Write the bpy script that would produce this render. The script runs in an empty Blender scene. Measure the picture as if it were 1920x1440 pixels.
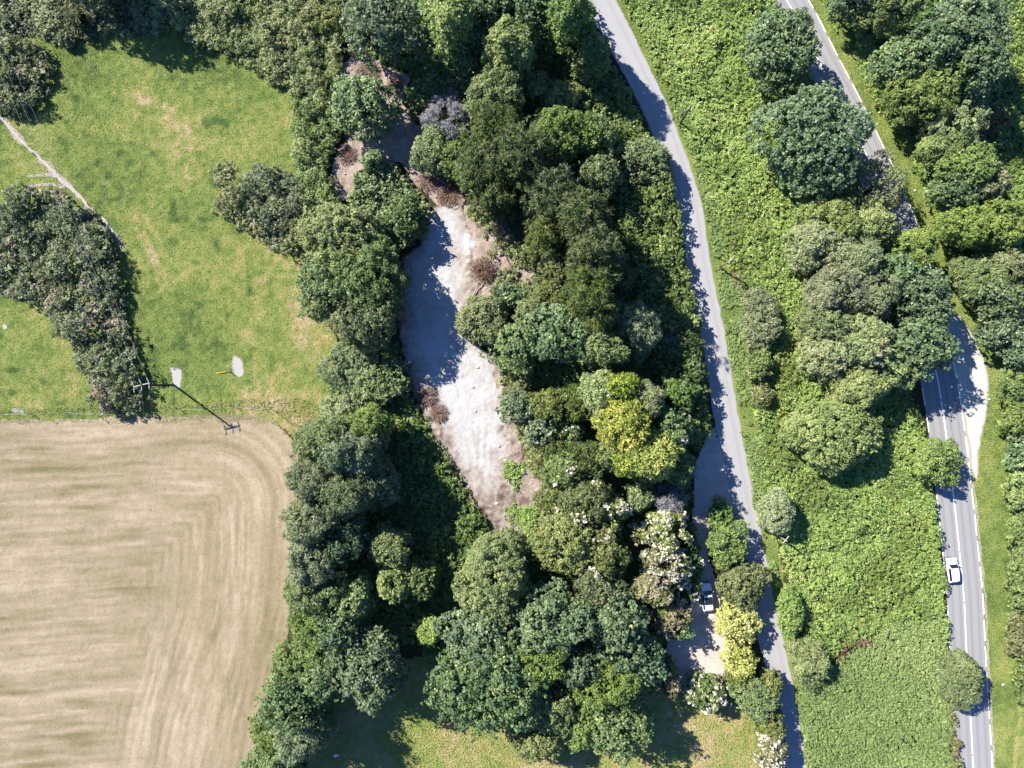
import bpy, math, random
import numpy as np
from mathutils import Vector

# ------------------------------------------------------------------ camera, sky, sun
H = 120.0            # height of the camera over the ground (a drone looking straight down)
S = 0.09375          # metres on the ground per pixel of the 1920 px wide photograph
SC = bpy.context.scene
COL = SC.collection
cam = bpy.data.cameras.new("camera")
camo = bpy.data.objects.new("camera", cam)
COL.objects.link(camo)
camo.location = (0, 0, H)
cam.sensor_width = 36.0
cam.lens = 36.0 * H / (1920 * S)
cam.clip_start = 1.0
cam.clip_end = 3000
SC.camera = camo

SUN_EL = math.radians(38.5)
SHX, SHY = 0.808, -0.588          # direction in which shadows fall on the ground
world = bpy.data.worlds.new("World")
SC.world = world
world.use_nodes = True
wn = world.node_tree
wn.nodes.clear()
sky = wn.nodes.new("ShaderNodeTexSky")
sky.sky_type = 'NISHITA'
sky.sun_disc = False
sky.sun_elevation = SUN_EL
sky.sun_rotation = math.atan2(-SHX, -SHY)
sky.air_density = 1.0
sky.dust_density = 0.2
sky.ozone_density = 6.0
bg = wn.nodes.new("ShaderNodeBackground")
bg.inputs[1].default_value = 0.064
wo = wn.nodes.new("ShaderNodeOutputWorld")
tint = wn.nodes.new("ShaderNodeMix"); tint.data_type = 'RGBA'; tint.blend_type = 'MULTIPLY'
tint.inputs[0].default_value = 1.0
tint.inputs[7].default_value = (.74, .96, 1.28, 1)       # the camera's cool white balance in the shade
wn.links.new(sky.outputs[0], tint.inputs[6])
wn.links.new(tint.outputs[2], bg.inputs[0])
wn.links.new(bg.outputs[0], wo.inputs[0])
sun = bpy.data.lights.new("sun", 'SUN')
sun.energy = 4.8
sun.angle = math.radians(0.5)
sun.color = (1.0, 0.945, 0.85)
suno = bpy.data.objects.new("sun", sun)
COL.objects.link(suno)
d = Vector((SHX * math.cos(SUN_EL), SHY * math.cos(SUN_EL), -math.sin(SUN_EL)))
suno.rotation_euler = d.to_track_quat('-Z', 'Y').to_euler()
suno.location = (-60, 40, 90)
SC.view_settings.view_transform = 'Standard'
SC.view_settings.look = 'None'
SC.view_settings.gamma = 1.0
SC.view_settings.exposure = 1.55
SC.cycles.max_bounces = 5
SC.cycles.diffuse_bounces = 3
SC.cycles.glossy_bounces = 2
SC.cycles.transmission_bounces = 3
SC.cycles.transparent_max_bounces = 4

# ------------------------------------------------------------------ helpers
def W(px, py, z=0.0):
    """a pixel of the photograph on the plane at height z -> world metres"""
    k = (H - z) / H
    return ((px - 960) * S * k, (720 - py) * S * k)

def WP(pts, z=0.0):
    return np.array([W(a, b, z) for a, b in pts])

def hash2(ix, iy, seed):
    h = (ix.astype(np.int64) * 374761393 + iy.astype(np.int64) * 668265263 + seed * 982451653) & 0x7fffffff
    h = ((h ^ (h >> 13)) * 1274126177) & 0x7fffffff
    h = (h ^ (h >> 16)) & 0xffff
    return h / 65535.0

def vnoise(x, y, scale, seed=0):
    x = np.asarray(x) / scale + 1000.3
    y = np.asarray(y) / scale + 1000.7
    ix = np.floor(x); iy = np.floor(y)
    fx = x - ix; fy = y - iy
    fx = fx * fx * (3 - 2 * fx); fy = fy * fy * (3 - 2 * fy)
    a = hash2(ix, iy, seed); b = hash2(ix + 1, iy, seed)
    c = hash2(ix, iy + 1, seed); e = hash2(ix + 1, iy + 1, seed)
    return (a * (1 - fx) + b * fx) * (1 - fy) + (c * (1 - fx) + e * fx) * fy

def fbm(x, y, scale, seed=0, octs=3):
    r = 0.0; amp = 1.0; t = 0.0
    for o in range(octs):
        r = r + amp * vnoise(x, y, scale / 2 ** o, seed + 17 * o)
        t += amp; amp *= 0.55
    return r / t

def inside(P, poly):
    x, y = P[:, 0], P[:, 1]
    r = np.zeros(len(P), bool)
    n = len(poly)
    for i in range(n):
        x1, y1 = poly[i]; x2, y2 = poly[(i + 1) % n]
        if y1 == y2:
            continue
        c = ((y1 > y) != (y2 > y)) & (x < (x2 - x1) * (y - y1) / (y2 - y1) + x1)
        r ^= c
    return r

def polydist(P, pts, closed=True):
    x, y = P[:, 0], P[:, 1]
    best = np.full(len(P), 1e9)
    n = len(pts)
    for i in range(n if closed else n - 1):
        x1, y1 = pts[i]; x2, y2 = pts[(i + 1) % n]
        dx, dy = x2 - x1, y2 - y1
        L = dx * dx + dy * dy + 1e-12
        t = np.clip(((x - x1) * dx + (y - y1) * dy) / L, 0, 1)
        best = np.minimum(best, np.hypot(x - x1 - t * dx, y - y1 - t * dy))
    return best

def sdist(P, poly):
    dd = polydist(P, poly)
    return np.where(inside(P, poly), dd, -dd)

def scatter(poly, spacing, rng, jitter=0.5):
    lo = poly.min(0); hi = poly.max(0)
    nx = int((hi[0] - lo[0]) / spacing) + 2
    ny = int((hi[1] - lo[1]) / spacing) + 2
    gx, gy = np.meshgrid(np.arange(nx), np.arange(ny))
    gx = gx + 0.5 * (gy % 2)
    P = np.stack([gx.ravel(), gy.ravel()], 1).astype(float)
    P += rng.uniform(-jitter, jitter, P.shape)
    P = P * spacing + lo
    return P

def unit(v):
    return v / (np.linalg.norm(v, axis=1, keepdims=True) + 1e-9)

def leaf_quads(P, N, size, asp, rng, along=None):
    """one rhombic leaf spray per point: (n,4,3)"""
    n = len(P)
    if along is None:
        along = rng.normal(size=(n, 3))
    N = unit(N)
    u = unit(along - N * (along * N).sum(1, keepdims=True))
    v = np.cross(N, u)
    L = (np.asarray(size) * rng.uniform(0.65, 1.35, n))[:, None] * 0.5
    Wd = L * asp
    sh = rng.uniform(-0.35, 0.35, (n, 1)) * L
    return np.stack([P - u * L, P + v * Wd + u * sh, P + u * L, P - v * Wd + u * sh], 1)

def set_props(o, label=None, cat=None, group=None, kind=None):
    if label: o["label"] = label
    if cat: o["category"] = cat
    if group: o["group"] = group
    if kind: o["kind"] = kind
    return o

def empty(name, loc, label=None, cat=None, group=None):
    o = bpy.data.objects.new(name, None)
    o.empty_display_size = 0.5
    o.location = loc
    COL.objects.link(o)
    return set_props(o, label, cat, group)

def mesh_obj(name, verts, faces, mat, parent=None, loc=None, attrs=None, smooth=False, midx=None):
    """faces: (n,k) array or list of lists. attrs: name -> (domain, array)"""
    me = bpy.data.meshes.new(name)
    verts = np.asarray(verts, np.float32).reshape(-1, 3)
    if isinstance(faces, np.ndarray):
        k = faces.shape[1]
        me.vertices.add(len(verts)); me.vertices.foreach_set("co", verts.ravel())
        me.loops.add(faces.size); me.loops.foreach_set("vertex_index", faces.astype(np.int32).ravel())
        me.polygons.add(len(faces))
        me.polygons.foreach_set("loop_start", np.arange(0, faces.size, k, dtype=np.int32))
        me.update(calc_edges=True)
    else:
        me.from_pydata(verts.tolist(), [], faces)
        me.update()
    for an, (dom, arr) in (attrs or {}).items():
        a = me.attributes.new(an, 'FLOAT', dom)
        a.data.foreach_set("value", np.asarray(arr, np.float32).ravel())
    for m in (mat if isinstance(mat, (list, tuple)) else [mat]):
        me.materials.append(m)
    if midx is not None:
        me.polygons.foreach_set("material_index", np.asarray(midx, np.int32))
    if smooth:
        me.polygons.foreach_set("use_smooth", np.ones(len(me.polygons), bool))
    o = bpy.data.objects.new(name, me)
    COL.objects.link(o)
    if parent is not None:
        o.parent = parent
    if loc is not None:
        o.location = loc
    return o

def leaf_obj(name, Q, tint, mat, parent=None, origin=None, midx=None):
    Q = np.asarray(Q)
    if origin is not None:
        Q = Q - np.asarray(origin)[None, None, :]
    n = len(Q)
    return mesh_obj(name, Q.reshape(-1, 3), np.arange(4 * n).reshape(n, 4), mat, parent,
                    origin if parent is None else None,
                    {"tint": ('FACE', np.clip(tint, 0, 1))}, midx=midx)

class Tubes:
    """collects tapered tubes, boxes and lumps into one mesh"""
    def __init__(self): self.v = []; self.f = []
    def tube(self, pts, rad, n=6, cap=True):
        pts = [Vector(p) for p in pts]
        if not hasattr(rad, '__len__'): rad = [rad] * len(pts)
        b = len(self.v)
        for i, p in enumerate(pts):
            t = (pts[min(i + 1, len(pts) - 1)] - pts[max(i - 1, 0)]).normalized()
            a = Vector((0, 0, 1)) if abs(t.z) < 0.9 else Vector((1, 0, 0))
            u = t.cross(a).normalized(); w = t.cross(u)
            for k in range(n):
                th = 2 * math.pi * k / n
                self.v.append(tuple(p + (u * math.cos(th) + w * math.sin(th)) * rad[i]))
        for i in range(len(pts) - 1):
            for k in range(n):
                k2 = (k + 1) % n
                self.f.append([b + i * n + k, b + i * n + k2, b + (i + 1) * n + k2, b + (i + 1) * n + k])
        if cap:
            self.f.append([b + k for k in range(n)][::-1])
            self.f.append([b + (len(pts) - 1) * n + k for k in range(n)])
        return self
    def box(self, c, s, rz=0.0, taper=1.0):
        b = len(self.v)
        for dz in (-1, 1):
            for dx, dy in ((-1, -1), (1, -1), (1, 1), (-1, 1)):
                t = taper if dz > 0 else 1.0
                x, y = dx * s[0] / 2 * t, dy * s[1] / 2 * t
                self.v.append((c[0] + x * math.cos(rz) - y * math.sin(rz), c[1] + x * math.sin(rz) + y * math.cos(rz), c[2] + dz * s[2] / 2))
        for q in ((0, 3, 2, 1), (4, 5, 6, 7), (0, 1, 5, 4), (1, 2, 6, 5), (2, 3, 7, 6), (3, 0, 4, 7)):
            self.f.append([b + i for i in q])
        return self
    def rock(self, c, r, rng, flat=0.6):
        b = len(self.v)
        g = (1 + 5 ** 0.5) / 2
        ico = [(-1, g, 0), (1, g, 0), (-1, -g, 0), (1, -g, 0), (0, -1, g), (0, 1, g), (0, -1, -g), (0, 1, -g), (g, 0, -1), (g, 0, 1), (-g, 0, -1), (-g, 0, 1)]
        th = rng.uniform(0, 6.28)
        for x, y, z in ico:
            k = r * rng.uniform(0.7, 1.2) / 1.9
            x, y = x * math.cos(th) - y * math.sin(th), x * math.sin(th) + y * math.cos(th)
            self.v.append((c[0] + x * k * 1.2, c[1] + y * k * 0.9, c[2] + z * k * flat))
        for q in ((0, 11, 5), (0, 5, 1), (0, 1, 7), (0, 7, 10), (0, 10, 11), (1, 5, 9), (5, 11, 4), (11, 10, 2), (10, 7, 6), (7, 1, 8), (3, 9, 4), (3, 4, 2), (3, 2, 6), (3, 6, 8), (3, 8, 9), (4, 9, 5), (2, 4, 11), (6, 2, 10), (8, 6, 7), (9, 8, 1)):
            self.f.append([b + i for i in q])
        return self
    def build(self, name, mat, parent=None, loc=None, smooth=False):
        return mesh_obj(name, self.v, self.f, mat, parent, loc, smooth=smooth)

# ------------------------------------------------------------------ materials
def new_mat(name):
    m = bpy.data.materials.new(name); m.use_nodes = True
    nt = m.node_tree; nt.nodes.clear()
    out = nt.nodes.new("ShaderNodeOutputMaterial")
    return m, nt, out

def N(nt, t, **kw):
    n = nt.nodes.new(t)
    for k, v in kw.items():
        setattr(n, k, v)
    return n

def ramp(nt, fac, stops):
    r = N(nt, "ShaderNodeValToRGB")
    e = r.color_ramp.elements
    while len(e) > 1: e.remove(e[0])
    e[0].position = stops[0][0]; e[0].color = (*stops[0][1], 1)
    for p, c in stops[1:]:
        k = e.new(p); k.color = (*c, 1)
    nt.links.new(fac, r.inputs[0])
    return r.outputs[0]

def attr(nt, name):
    a = N(nt, "ShaderNodeAttribute"); a.attribute_name = name
    return a.outputs["Fac"]

def noise(nt, scale, detail=4.0, rough=0.6, vec=None, dist=0.0):
    n = N(nt, "ShaderNodeTexNoise")
    n.inputs["Scale"].default_value = scale
    n.inputs["Detail"].default_value = detail
    n.inputs["Roughness"].default_value = rough
    n.inputs["Distortion"].default_value = dist
    if vec is not None: nt.links.new(vec, n.inputs["Vector"])
    return n.outputs["Fac"]

def wpos(nt):
    return N(nt, "ShaderNodeNewGeometry").outputs["Position"]

def math_(nt, op, a, b=None, clamp=False):
    n = N(nt, "ShaderNodeMath", operation=op, use_clamp=clamp)
    for i, q in enumerate((a, b)):
        if q is None: continue
        if isinstance(q, (int, float)): n.inputs[i].default_value = q
        else: nt.links.new(q, n.inputs[i])
    return n.outputs[0]

def mix(nt, fac, a, b, mode='MIX'):
    n = N(nt, "ShaderNodeMix", data_type='RGBA', blend_type=mode)
    for s, q in ((0, fac), (6, a), (7, b)):
        if isinstance(q, (int, float)): n.inputs[s].default_value = q
        elif isinstance(q, tuple): n.inputs[s].default_value = (*q, 1)
        else: nt.links.new(q, n.inputs[s])
    return n.outputs[2]

def principled(nt, out, col, rough=0.8, spec=0.2, bump=None, bumpd=0.05, metallic=0.0, gain=.62):
    p = N(nt, "ShaderNodeBsdfPrincipled")
    if not isinstance(col, tuple): col = mix(nt, 1.0, col, (gain, gain, gain), 'MULTIPLY')
    if isinstance(col, tuple): p.inputs["Base Color"].default_value = (*col, 1)
    else: nt.links.new(col, p.inputs["Base Color"])
    p.inputs["Roughness"].default_value = rough
    p.inputs["Specular IOR Level"].default_value = spec
    p.inputs["Metallic"].default_value = metallic
    if bump is not None:
        b = N(nt, "ShaderNodeBump"); b.inputs["Distance"].default_value = bumpd
        b.inputs["Strength"].default_value = 1.0
        nt.links.new(bump, b.inputs["Height"]); nt.links.new(b.outputs[0], p.inputs["Normal"])
    nt.links.new(p.outputs[0], out.inputs[0])
    return p

def leaf_mat(name, stops, rough=0.55, spec=0.25, trans=0.28, gain=(1.7, 1.7, 1.8), vary=1.0):
    m, nt, out = new_mat(name)
    if not isinstance(gain, tuple): gain = (gain,) * 3
    stops = [(a, tuple(min(.9, x * g) for x, g in zip(c, gain))) for a, c in stops]
    c = ramp(nt, attr(nt, "tint"), stops)
    oi = N(nt, "ShaderNodeObjectInfo").outputs["Random"]        # every plant its own shade of the species
    hs = N(nt, "ShaderNodeHueSaturation")
    nt.links.new(math_(nt, 'ADD', math_(nt, 'MULTIPLY', oi, .026 * vary), .5 - .013 * vary), hs.inputs["Hue"])
    nt.links.new(math_(nt, 'ADD', math_(nt, 'MULTIPLY', math_(nt, 'FRACT', math_(nt, 'MULTIPLY', oi, 7.3)), .30 * vary), 1 - .17 * vary), hs.inputs["Saturation"])
    nt.links.new(math_(nt, 'ADD', math_(nt, 'MULTIPLY', math_(nt, 'FRACT', math_(nt, 'MULTIPLY', oi, 13.7)), .34 * vary), 1 - .19 * vary), hs.inputs["Value"])
    nt.links.new(c, hs.inputs["Color"]); c = hs.outputs[0]
    p = N(nt, "ShaderNodeBsdfPrincipled")
    nt.links.new(c, p.inputs["Base Color"])
    p.inputs["Roughness"].default_value = rough
    p.inputs["Specular IOR Level"].default_value = spec
    t = N(nt, "ShaderNodeBsdfTranslucent")
    nt.links.new(mix(nt, 1.0, c, (1.0, 1.0, 0.55), 'MULTIPLY'), t.inputs[0])
    mx = N(nt, "ShaderNodeMixShader"); mx.inputs[0].default_value = trans
    nt.links.new(p.outputs[0], mx.inputs[1]); nt.links.new(t.outputs[0], mx.inputs[2])
    nt.links.new(mx.outputs[0], out.inputs[0])
    return m

def plain_mat(name, col, rough=0.6, spec=0.3, metallic=0.0, nscale=8.0, var=0.25, bump=0.0):
    m, nt, out = new_mat(name)
    f = noise(nt, nscale, vec=wpos(nt))
    lo = tuple(c * (1 - var) for c in col); hi = tuple(min(1, c * (1 + var)) for c in col)
    principled(nt, out, mix(nt, f, lo, hi), rough, spec, f if bump else None, bump, metallic)
    return m

# ------------------------------------------------------------------ foliage materials and habits
LM = {}
def lm(k, *st, **kw):
    LM[k] = leaf_mat("leaf_" + k, list(st), **kw)
lm('sycamore', (0, (.022, .046, .024)), (.5, (.052, .092, .040)), (.85, (.095, .145, .058)), (1, (.19, .22, .085)), spec=0.35, gain=(2.15, 1.85, 1.8))
lm('ash', (0, (.034, .062, .022)), (.5, (.075, .118, .038)), (.85, (.125, .175, .055)), (1, (.18, .21, .075)), gain=(2.1, 1.8, 1.75))
lm('lime', (0, (.045, .075, .02)), (.5, (.11, .15, .04)), (.85, (.18, .21, .06)), (1, (.24, .26, .09)))
lm('yew', (0, (.016, .030, .010)), (.5, (.044, .066, .017)), (.85, (.082, .105, .025)), (1, (.13, .135, .05)), trans=0.1, gain=(1.5,1.36,1.3), vary=.7)
lm('willow', (0, (.05, .072, .042)), (.5, (.105, .132, .075)), (.85, (.155, .18, .105)), (1, (.2, .22, .14)), gain=(2.35,2.15,1.75))
lm('sallow', (0, (.036, .056, .024)), (.5, (.080, .110, .047)), (.85, (.128, .158, .072)), (1, (.19, .17, .10)), gain=(2.5, 2.2, 1.95))
lm('hawthorn', (0, (.032, .046, .018)), (.5, (.078, .098, .038)), (.85, (.125, .145, .065)), (.95, (.19, .165, .10)), (1, (.24, .20, .14)), gain=(2.2,2.0,1.8))
lm('gold', (0, (.05, .10, .012)), (.28, (.15, .21, .022)), (.5, (.31, .34, .035)), (.85, (.46, .46, .06)), (1, (.6, .55, .10)), trans=0.3, gain=(.95,.95,1.6), vary=.5)
lm('palegold', (0, (.12, .17, .03)), (.3, (.30, .32, .06)), (.5, (.46, .43, .10)), (.85, (.62, .55, .17)), (1, (.75, .66, .30)), trans=0.3, gain=(.85,.92,1.25), vary=.4)
lm('bramble', (0, (.040, .082, .018)), (.5, (.098, .160, .036)), (.85, (.165, .23, .058)), (1, (.24, .24, .10)), trans=0.3, gain=(2.4, 2.02, 2.45), vary=0)
lm('thicket', (0, (.026, .044, .022)), (.5, (.066, .092, .045)), (.85, (.115, .138, .073)), (.93, (.17, .145, .105)), (1, (.25, .19, .15)), gain=(2.3, 2.0, 1.85))
lm('ivy', (0, (.020, .046, .014)), (.5, (.046, .092, .024)), (.85, (.09, .15, .04)), (1, (.14, .18, .06)), spec=0.4, gain=(2.4, 1.85, 1.9))
lm('larch', (0, (.030, .058, .034)), (.5, (.068, .108, .060)), (.85, (.115, .16, .085)), (1, (.16, .2, .09)), gain=(2.45,1.95,1.55))
lm('nettle', (0, (.055, .10, .028)), (.5, (.100, .158, .045)), (.85, (.145, .20, .066)), (1, (.2, .23, .1)), trans=0.3, gain=(2.15, 1.84, 2.15), vary=0)
lm('rust', (0, (.11, .06, .035)), (.5, (.22, .12, .075)), (.85, (.30, .18, .12)), (1, (.24, .22, .09)), gain=.85)
lm('dead', (0, (.15, .08, .05)), (.5, (.27, .15, .10)), (.85, (.36, .23, .16)), (1, (.42, .32, .25)), trans=0.05, gain=.7)
lm('grey', (0, (.14, .14, .15)), (.5, (.25, .25, .27)), (.85, (.36, .35, .38)), (1, (.2, .25, .17)), trans=0.05, gain=.7)
lm('cream', (0, (.22, .19, .11)), (.4, (.42, .38, .27)), (.8, (.62, .58, .46)), (1, (.74, .72, .64)), trans=0.15, gain=.88)
lm('tan', (0, (.16, .12, .07)), (.5, (.30, .24, .15)), (.85, (.42, .35, .23)), (1, (.55, .48, .36)), trans=0.1, gain=.8)
lm('meadow', (0, (.055, .095, .026)), (.35, (.115, .168, .040)), (.6, (.165, .205, .055)), (.8, (.245, .235, .095)), (1, (.33, .27, .15)), trans=0.25, spec=0.15, gain=(1.15, 1.10, 1.15), vary=0)
lm('straw', (0, (.14, .155, .055)), (.3, (.235, .20, .115)), (.65, (.34, .285, .185)), (1, (.46, .40, .28)), trans=0.15, spec=0.15, gain=.68, vary=0)
BARK = plain_mat("bark", (.11, .09, .07), 0.9, 0.1, nscale=6, var=.4, bump=.03)
DEADWOOD = plain_mat("dead_wood", (.30, .25, .21), 0.9, 0.1, nscale=6, var=.3)
BROWNWOOD = plain_mat("brown_wood", (.22, .13, .09), 0.9, 0.1, nscale=6, var=.3)
PALEWOOD = plain_mat("pale_wood", (.5, .46, .38), 0.8, 0.15, nscale=6, var=.2)

# leaf size, aspect, lump radius, cover, blobs, lump flattening, height of lowest leaves, tint spread
KIND = {
    'sycamore': dict(leaf=.42, asp=.78, R=.70, cover=1.35, blobs=7, base=.22, out=.6, mat='sycamore', gap=1.34, ragged=.10),
    'ash':      dict(leaf=.40, asp=.50, R=.70, cover=1.4, blobs=8, base=.22, out=.6, mat='ash', gap=1.2, ragged=.09),
    'lime':     dict(leaf=.44, asp=.65, R=.80, cover=1.4, blobs=5, base=.22, out=.6, mat='lime'),
    'yew':      dict(leaf=.72, asp=.19, R=.55, cover=1.7, blobs=9, base=.10, out=1.2, mat='yew', spiky=1.3, gap=1.5, ragged=.22, holes=.6),
    'willow':   dict(leaf=.52, asp=.30, R=.70, cover=1.7, blobs=4, base=.08, out=.6, mat='willow', spiky=.6),
    'sallow':   dict(leaf=.40, asp=.45, R=.65, cover=1.6, blobs=5, base=.08, out=.5, mat='sallow'),
    'hawthorn': dict(leaf=.38, asp=.60, R=.60, cover=1.5, blobs=5, base=.08, out=.5, mat='hawthorn'),
    'gold':     dict(leaf=.55, asp=.45, R=.75, cover=1.5, blobs=5, base=.15, out=.9, mat='gold', spiky=.9, mottle=.6),
    'palegold': dict(leaf=.60, asp=.42, R=.65, cover=1.6, blobs=4, base=.06, out=.9, mat='palegold', spiky=1, mottle=.55),
    'larch':    dict(leaf=.55, asp=.28, R=.62, cover=1.7, blobs=8, base=.10, out=1.0, mat='larch', spiky=.8, gap=1.25, ragged=.12),
    'ivy':      dict(leaf=.42, asp=.80, R=.60, cover=1.4, blobs=4, base=.06, out=.6, mat='ivy'),
    'bramble':  dict(leaf=.37, asp=.48, R=.46, cover=1.2, blobs=4, base=.03, out=.6, mat='bramble'),
    'thicket':  dict(leaf=.36, asp=.62, R=.60, cover=1.4, blobs=4, base=.03, out=.5, mat='thicket'),
    'nettle':   dict(leaf=.30, asp=.45, R=.36, cover=1.3, blobs=4, base=.03, out=.5, mat='nettle'),
    'rust':     dict(leaf=.34, asp=.45, R=.40, cover=1.2, blobs=3, base=.05, out=.8, mat='rust', spiky=.5),
    'dead':     dict(leaf=.60, asp=.14, R=.55, cover=1.3, blobs=3, base=.05, out=1.0, mat='dead', spiky=1),
    'grey':     dict(leaf=.70, asp=.12, R=.60, cover=1.2, blobs=4, base=.05, out=1.0, mat='grey', spiky=1),
    'cream':    dict(leaf=.42, asp=.90, R=.45, cover=1.4, blobs=4, base=.05, out=.5, mat='cream'),
    'tan':      dict(leaf=.40, asp=.5, R=.50, cover=1.4, blobs=4, base=.05, out=.6, mat='tan'),
}

def fill_lumps(C, Nn, R, K, rng, ltint, cover=1.0):
    """leaf sprays on every lump of foliage"""
    leaf, asp = K['leaf'], K['asp']
    area = leaf * leaf * asp * 0.5
    n = np.maximum(4, (cover * K['cover'] * 3.6 * R * R / area * 0.55)).astype(int)
    idx = np.repeat(np.arange(len(C)), n)
    m = len(idx)
    Dr = unit(Nn[idx] * 0.75 + rng.normal(size=(m, 3)) * 0.62)
    sp = K.get('spiky', 0)
    rad = R[idx] * (rng.uniform(0.55, 1.08, m) + sp * 0.25 * rng.random(m))
    P = C[idx] + Dr * rad[:, None]
    up = np.array([0, 0, 1.0])
    Nl = unit(Dr * (0.55 - 0.2 * sp) + up * 0.5 + rng.normal(size=(m, 3)) * 0.42)
    along = Dr * (1.2 * sp) + rng.normal(size=(m, 3)) * (1 - 0.45 * sp) + np.array([0, 0, -0.2])
    Q = leaf_quads(P, Nl, leaf, asp, rng, along)
    t = ltint[idx] + rng.normal(size=m) * 0.13
    return Q, t

def crown(rx, ry, h, K, rng, rot=0.0, cover=1.0, tint0=0.5, sparse=1.0):
    base = h * K['base']
    nb = K['blobs'] + int(rng.integers(0, 3)) if min(rx, ry) > 2.2 else 2
    blobs = [(0, 0, base + (h - base) * .40, rx * .84, ry * .84, (h - base) * .58)]
    ph = rng.uniform(0, 6.28)
    for i in range(nb):
        a = ph + i * 6.283 / nb + rng.uniform(-.5, .5)
        q = rng.uniform(.32, .60); f = rng.uniform(.36, .58)
        zt = h * rng.uniform(.60, 1.0)
        az = (zt - base) * rng.uniform(.42, .55)
        blobs.append((math.cos(a) * rx * q, math.sin(a) * ry * q, zt - az, rx * f, ry * f, az))
    Cs, Ns = [], []
    R0 = K['R'] * (0.85 if min(rx, ry) < 2.5 else 1.0)
    for bi, (bx, by, bz, ax, ay, az) in enumerate(blobs):
        p = 1.6
        area = 2 * math.pi * (((ax * ay) ** p + (ax * az) ** p + (ay * az) ** p) / 3) ** (1 / p) * 1.25
        n = max(8, int(area / (R0 * K.get('gap', 1.15)) ** 2))
        i = np.arange(n) + .5
        z = 1 - i / n * 1.32
        th = i * 2.39996 + rng.uniform(0, 6)
        s = np.sqrt(np.maximum(0, 1 - z * z))
        Dd = np.stack([s * np.cos(th), s * np.sin(th), z], 1)
        Dd = unit(Dd + rng.normal(size=Dd.shape) * 0.07)
        rad = np.ones(n)
        for q in range(4):
            w = rng.normal(size=3) * 3.0
            rad += 0.055 * np.cos(Dd @ w + rng.uniform(0, 6.28))
        rad += rng.normal(size=n) * K.get('ragged', .075)
        A = np.array([ax, ay, az])
        sh = np.maximum(0.3, 1 - R0 * 0.75 / A)
        C = np.array([bx, by, bz]) + Dd * A * sh * rad[:, None]
        Nn = unit(Dd / A)
        keep = np.ones(n, bool)
        for bj, (cx, cy, cz, ex, ey, ez) in enumerate(blobs):
            if bj == bi: continue
            e = ((C[:, 0] - cx) / ex) ** 2 + ((C[:, 1] - cy) / ey) ** 2 + ((C[:, 2] - cz) / ez) ** 2
            keep &= e > 0.62
        keep &= C[:, 2] > 0.15
        hz = int(rng.integers(1e6))                      # gaps between the boughs
        keep &= fbm(C[:, 0] + C[:, 2] * .6 + 50, C[:, 1] - C[:, 2] * .6 + 50, 1.9, hz, 2) < K.get('holes', .66)
        if sparse < 1: keep &= rng.random(n) < sparse
        Cs.append(C[keep]); Ns.append(Nn[keep])
    C = np.concatenate(Cs); Nn = np.concatenate(Ns)
    az = np.arctan2(C[:, 1] / ry, C[:, 0] / rx)
    wob = np.ones(len(C)); e3 = np.clip(np.hypot(C[:, 0] / rx, C[:, 1] / ry), 0, 1)
    for q, am in ((2, .11), (3, .11), (5, .09), (7, .07), (9, .05)):
        wob += am * K.get('wob', 1.0) * rng.uniform(.4, 1.2) * np.cos(q * az + rng.uniform(0, 6.28))
    C[:, :2] *= (1 + (wob - 1) * e3)[:, None]
    c, s_ = math.cos(rot), math.sin(rot)
    M = np.array([[c, s_, 0], [-s_, c, 0], [0, 0, 1.0]])
    C = C @ M; Nn = Nn @ M
    R = R0 * rng.uniform(.7, 1.25, len(C))
    ex = rng.random(len(C)) < (.55 if K.get('spiky', 0) > .9 else .34)
    C = np.concatenate([C, C[ex] + unit(Nn[ex] + rng.normal(size=(ex.sum(), 3)) * .5) * (R0 * rng.uniform(.8, 1.35, (ex.sum(), 1)))])
    Nn = np.concatenate([Nn, Nn[ex]]); R = np.concatenate([R, R0 * rng.uniform(.30, .55, ex.sum())])
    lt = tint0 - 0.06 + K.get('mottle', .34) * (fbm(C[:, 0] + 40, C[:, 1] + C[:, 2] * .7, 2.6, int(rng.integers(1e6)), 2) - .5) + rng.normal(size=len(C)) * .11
    Q, t = fill_lumps(C, Nn, R, K, rng, lt, cover)
    if sparse >= 1:                                  # leaves deep inside the crown close it
        n = int(len(C) * 1.6)
        U = unit(rng.normal(size=(n, 3))) * (rng.random((n, 1)) ** .4)
        P = U * np.array([rx * .62, ry * .62, (h - base) * .40]) + np.array([0, 0, base + (h - base) * .44])
        P = P @ M
        Q2 = leaf_quads(P, rng.normal(size=(n, 3)) * .7 + np.array([0, 0, .8]), 1.0, .9, rng)
        Q = np.concatenate([Q, Q2]); t = np.concatenate([t, np.full(n, .3)])
    return Q, t, C

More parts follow.
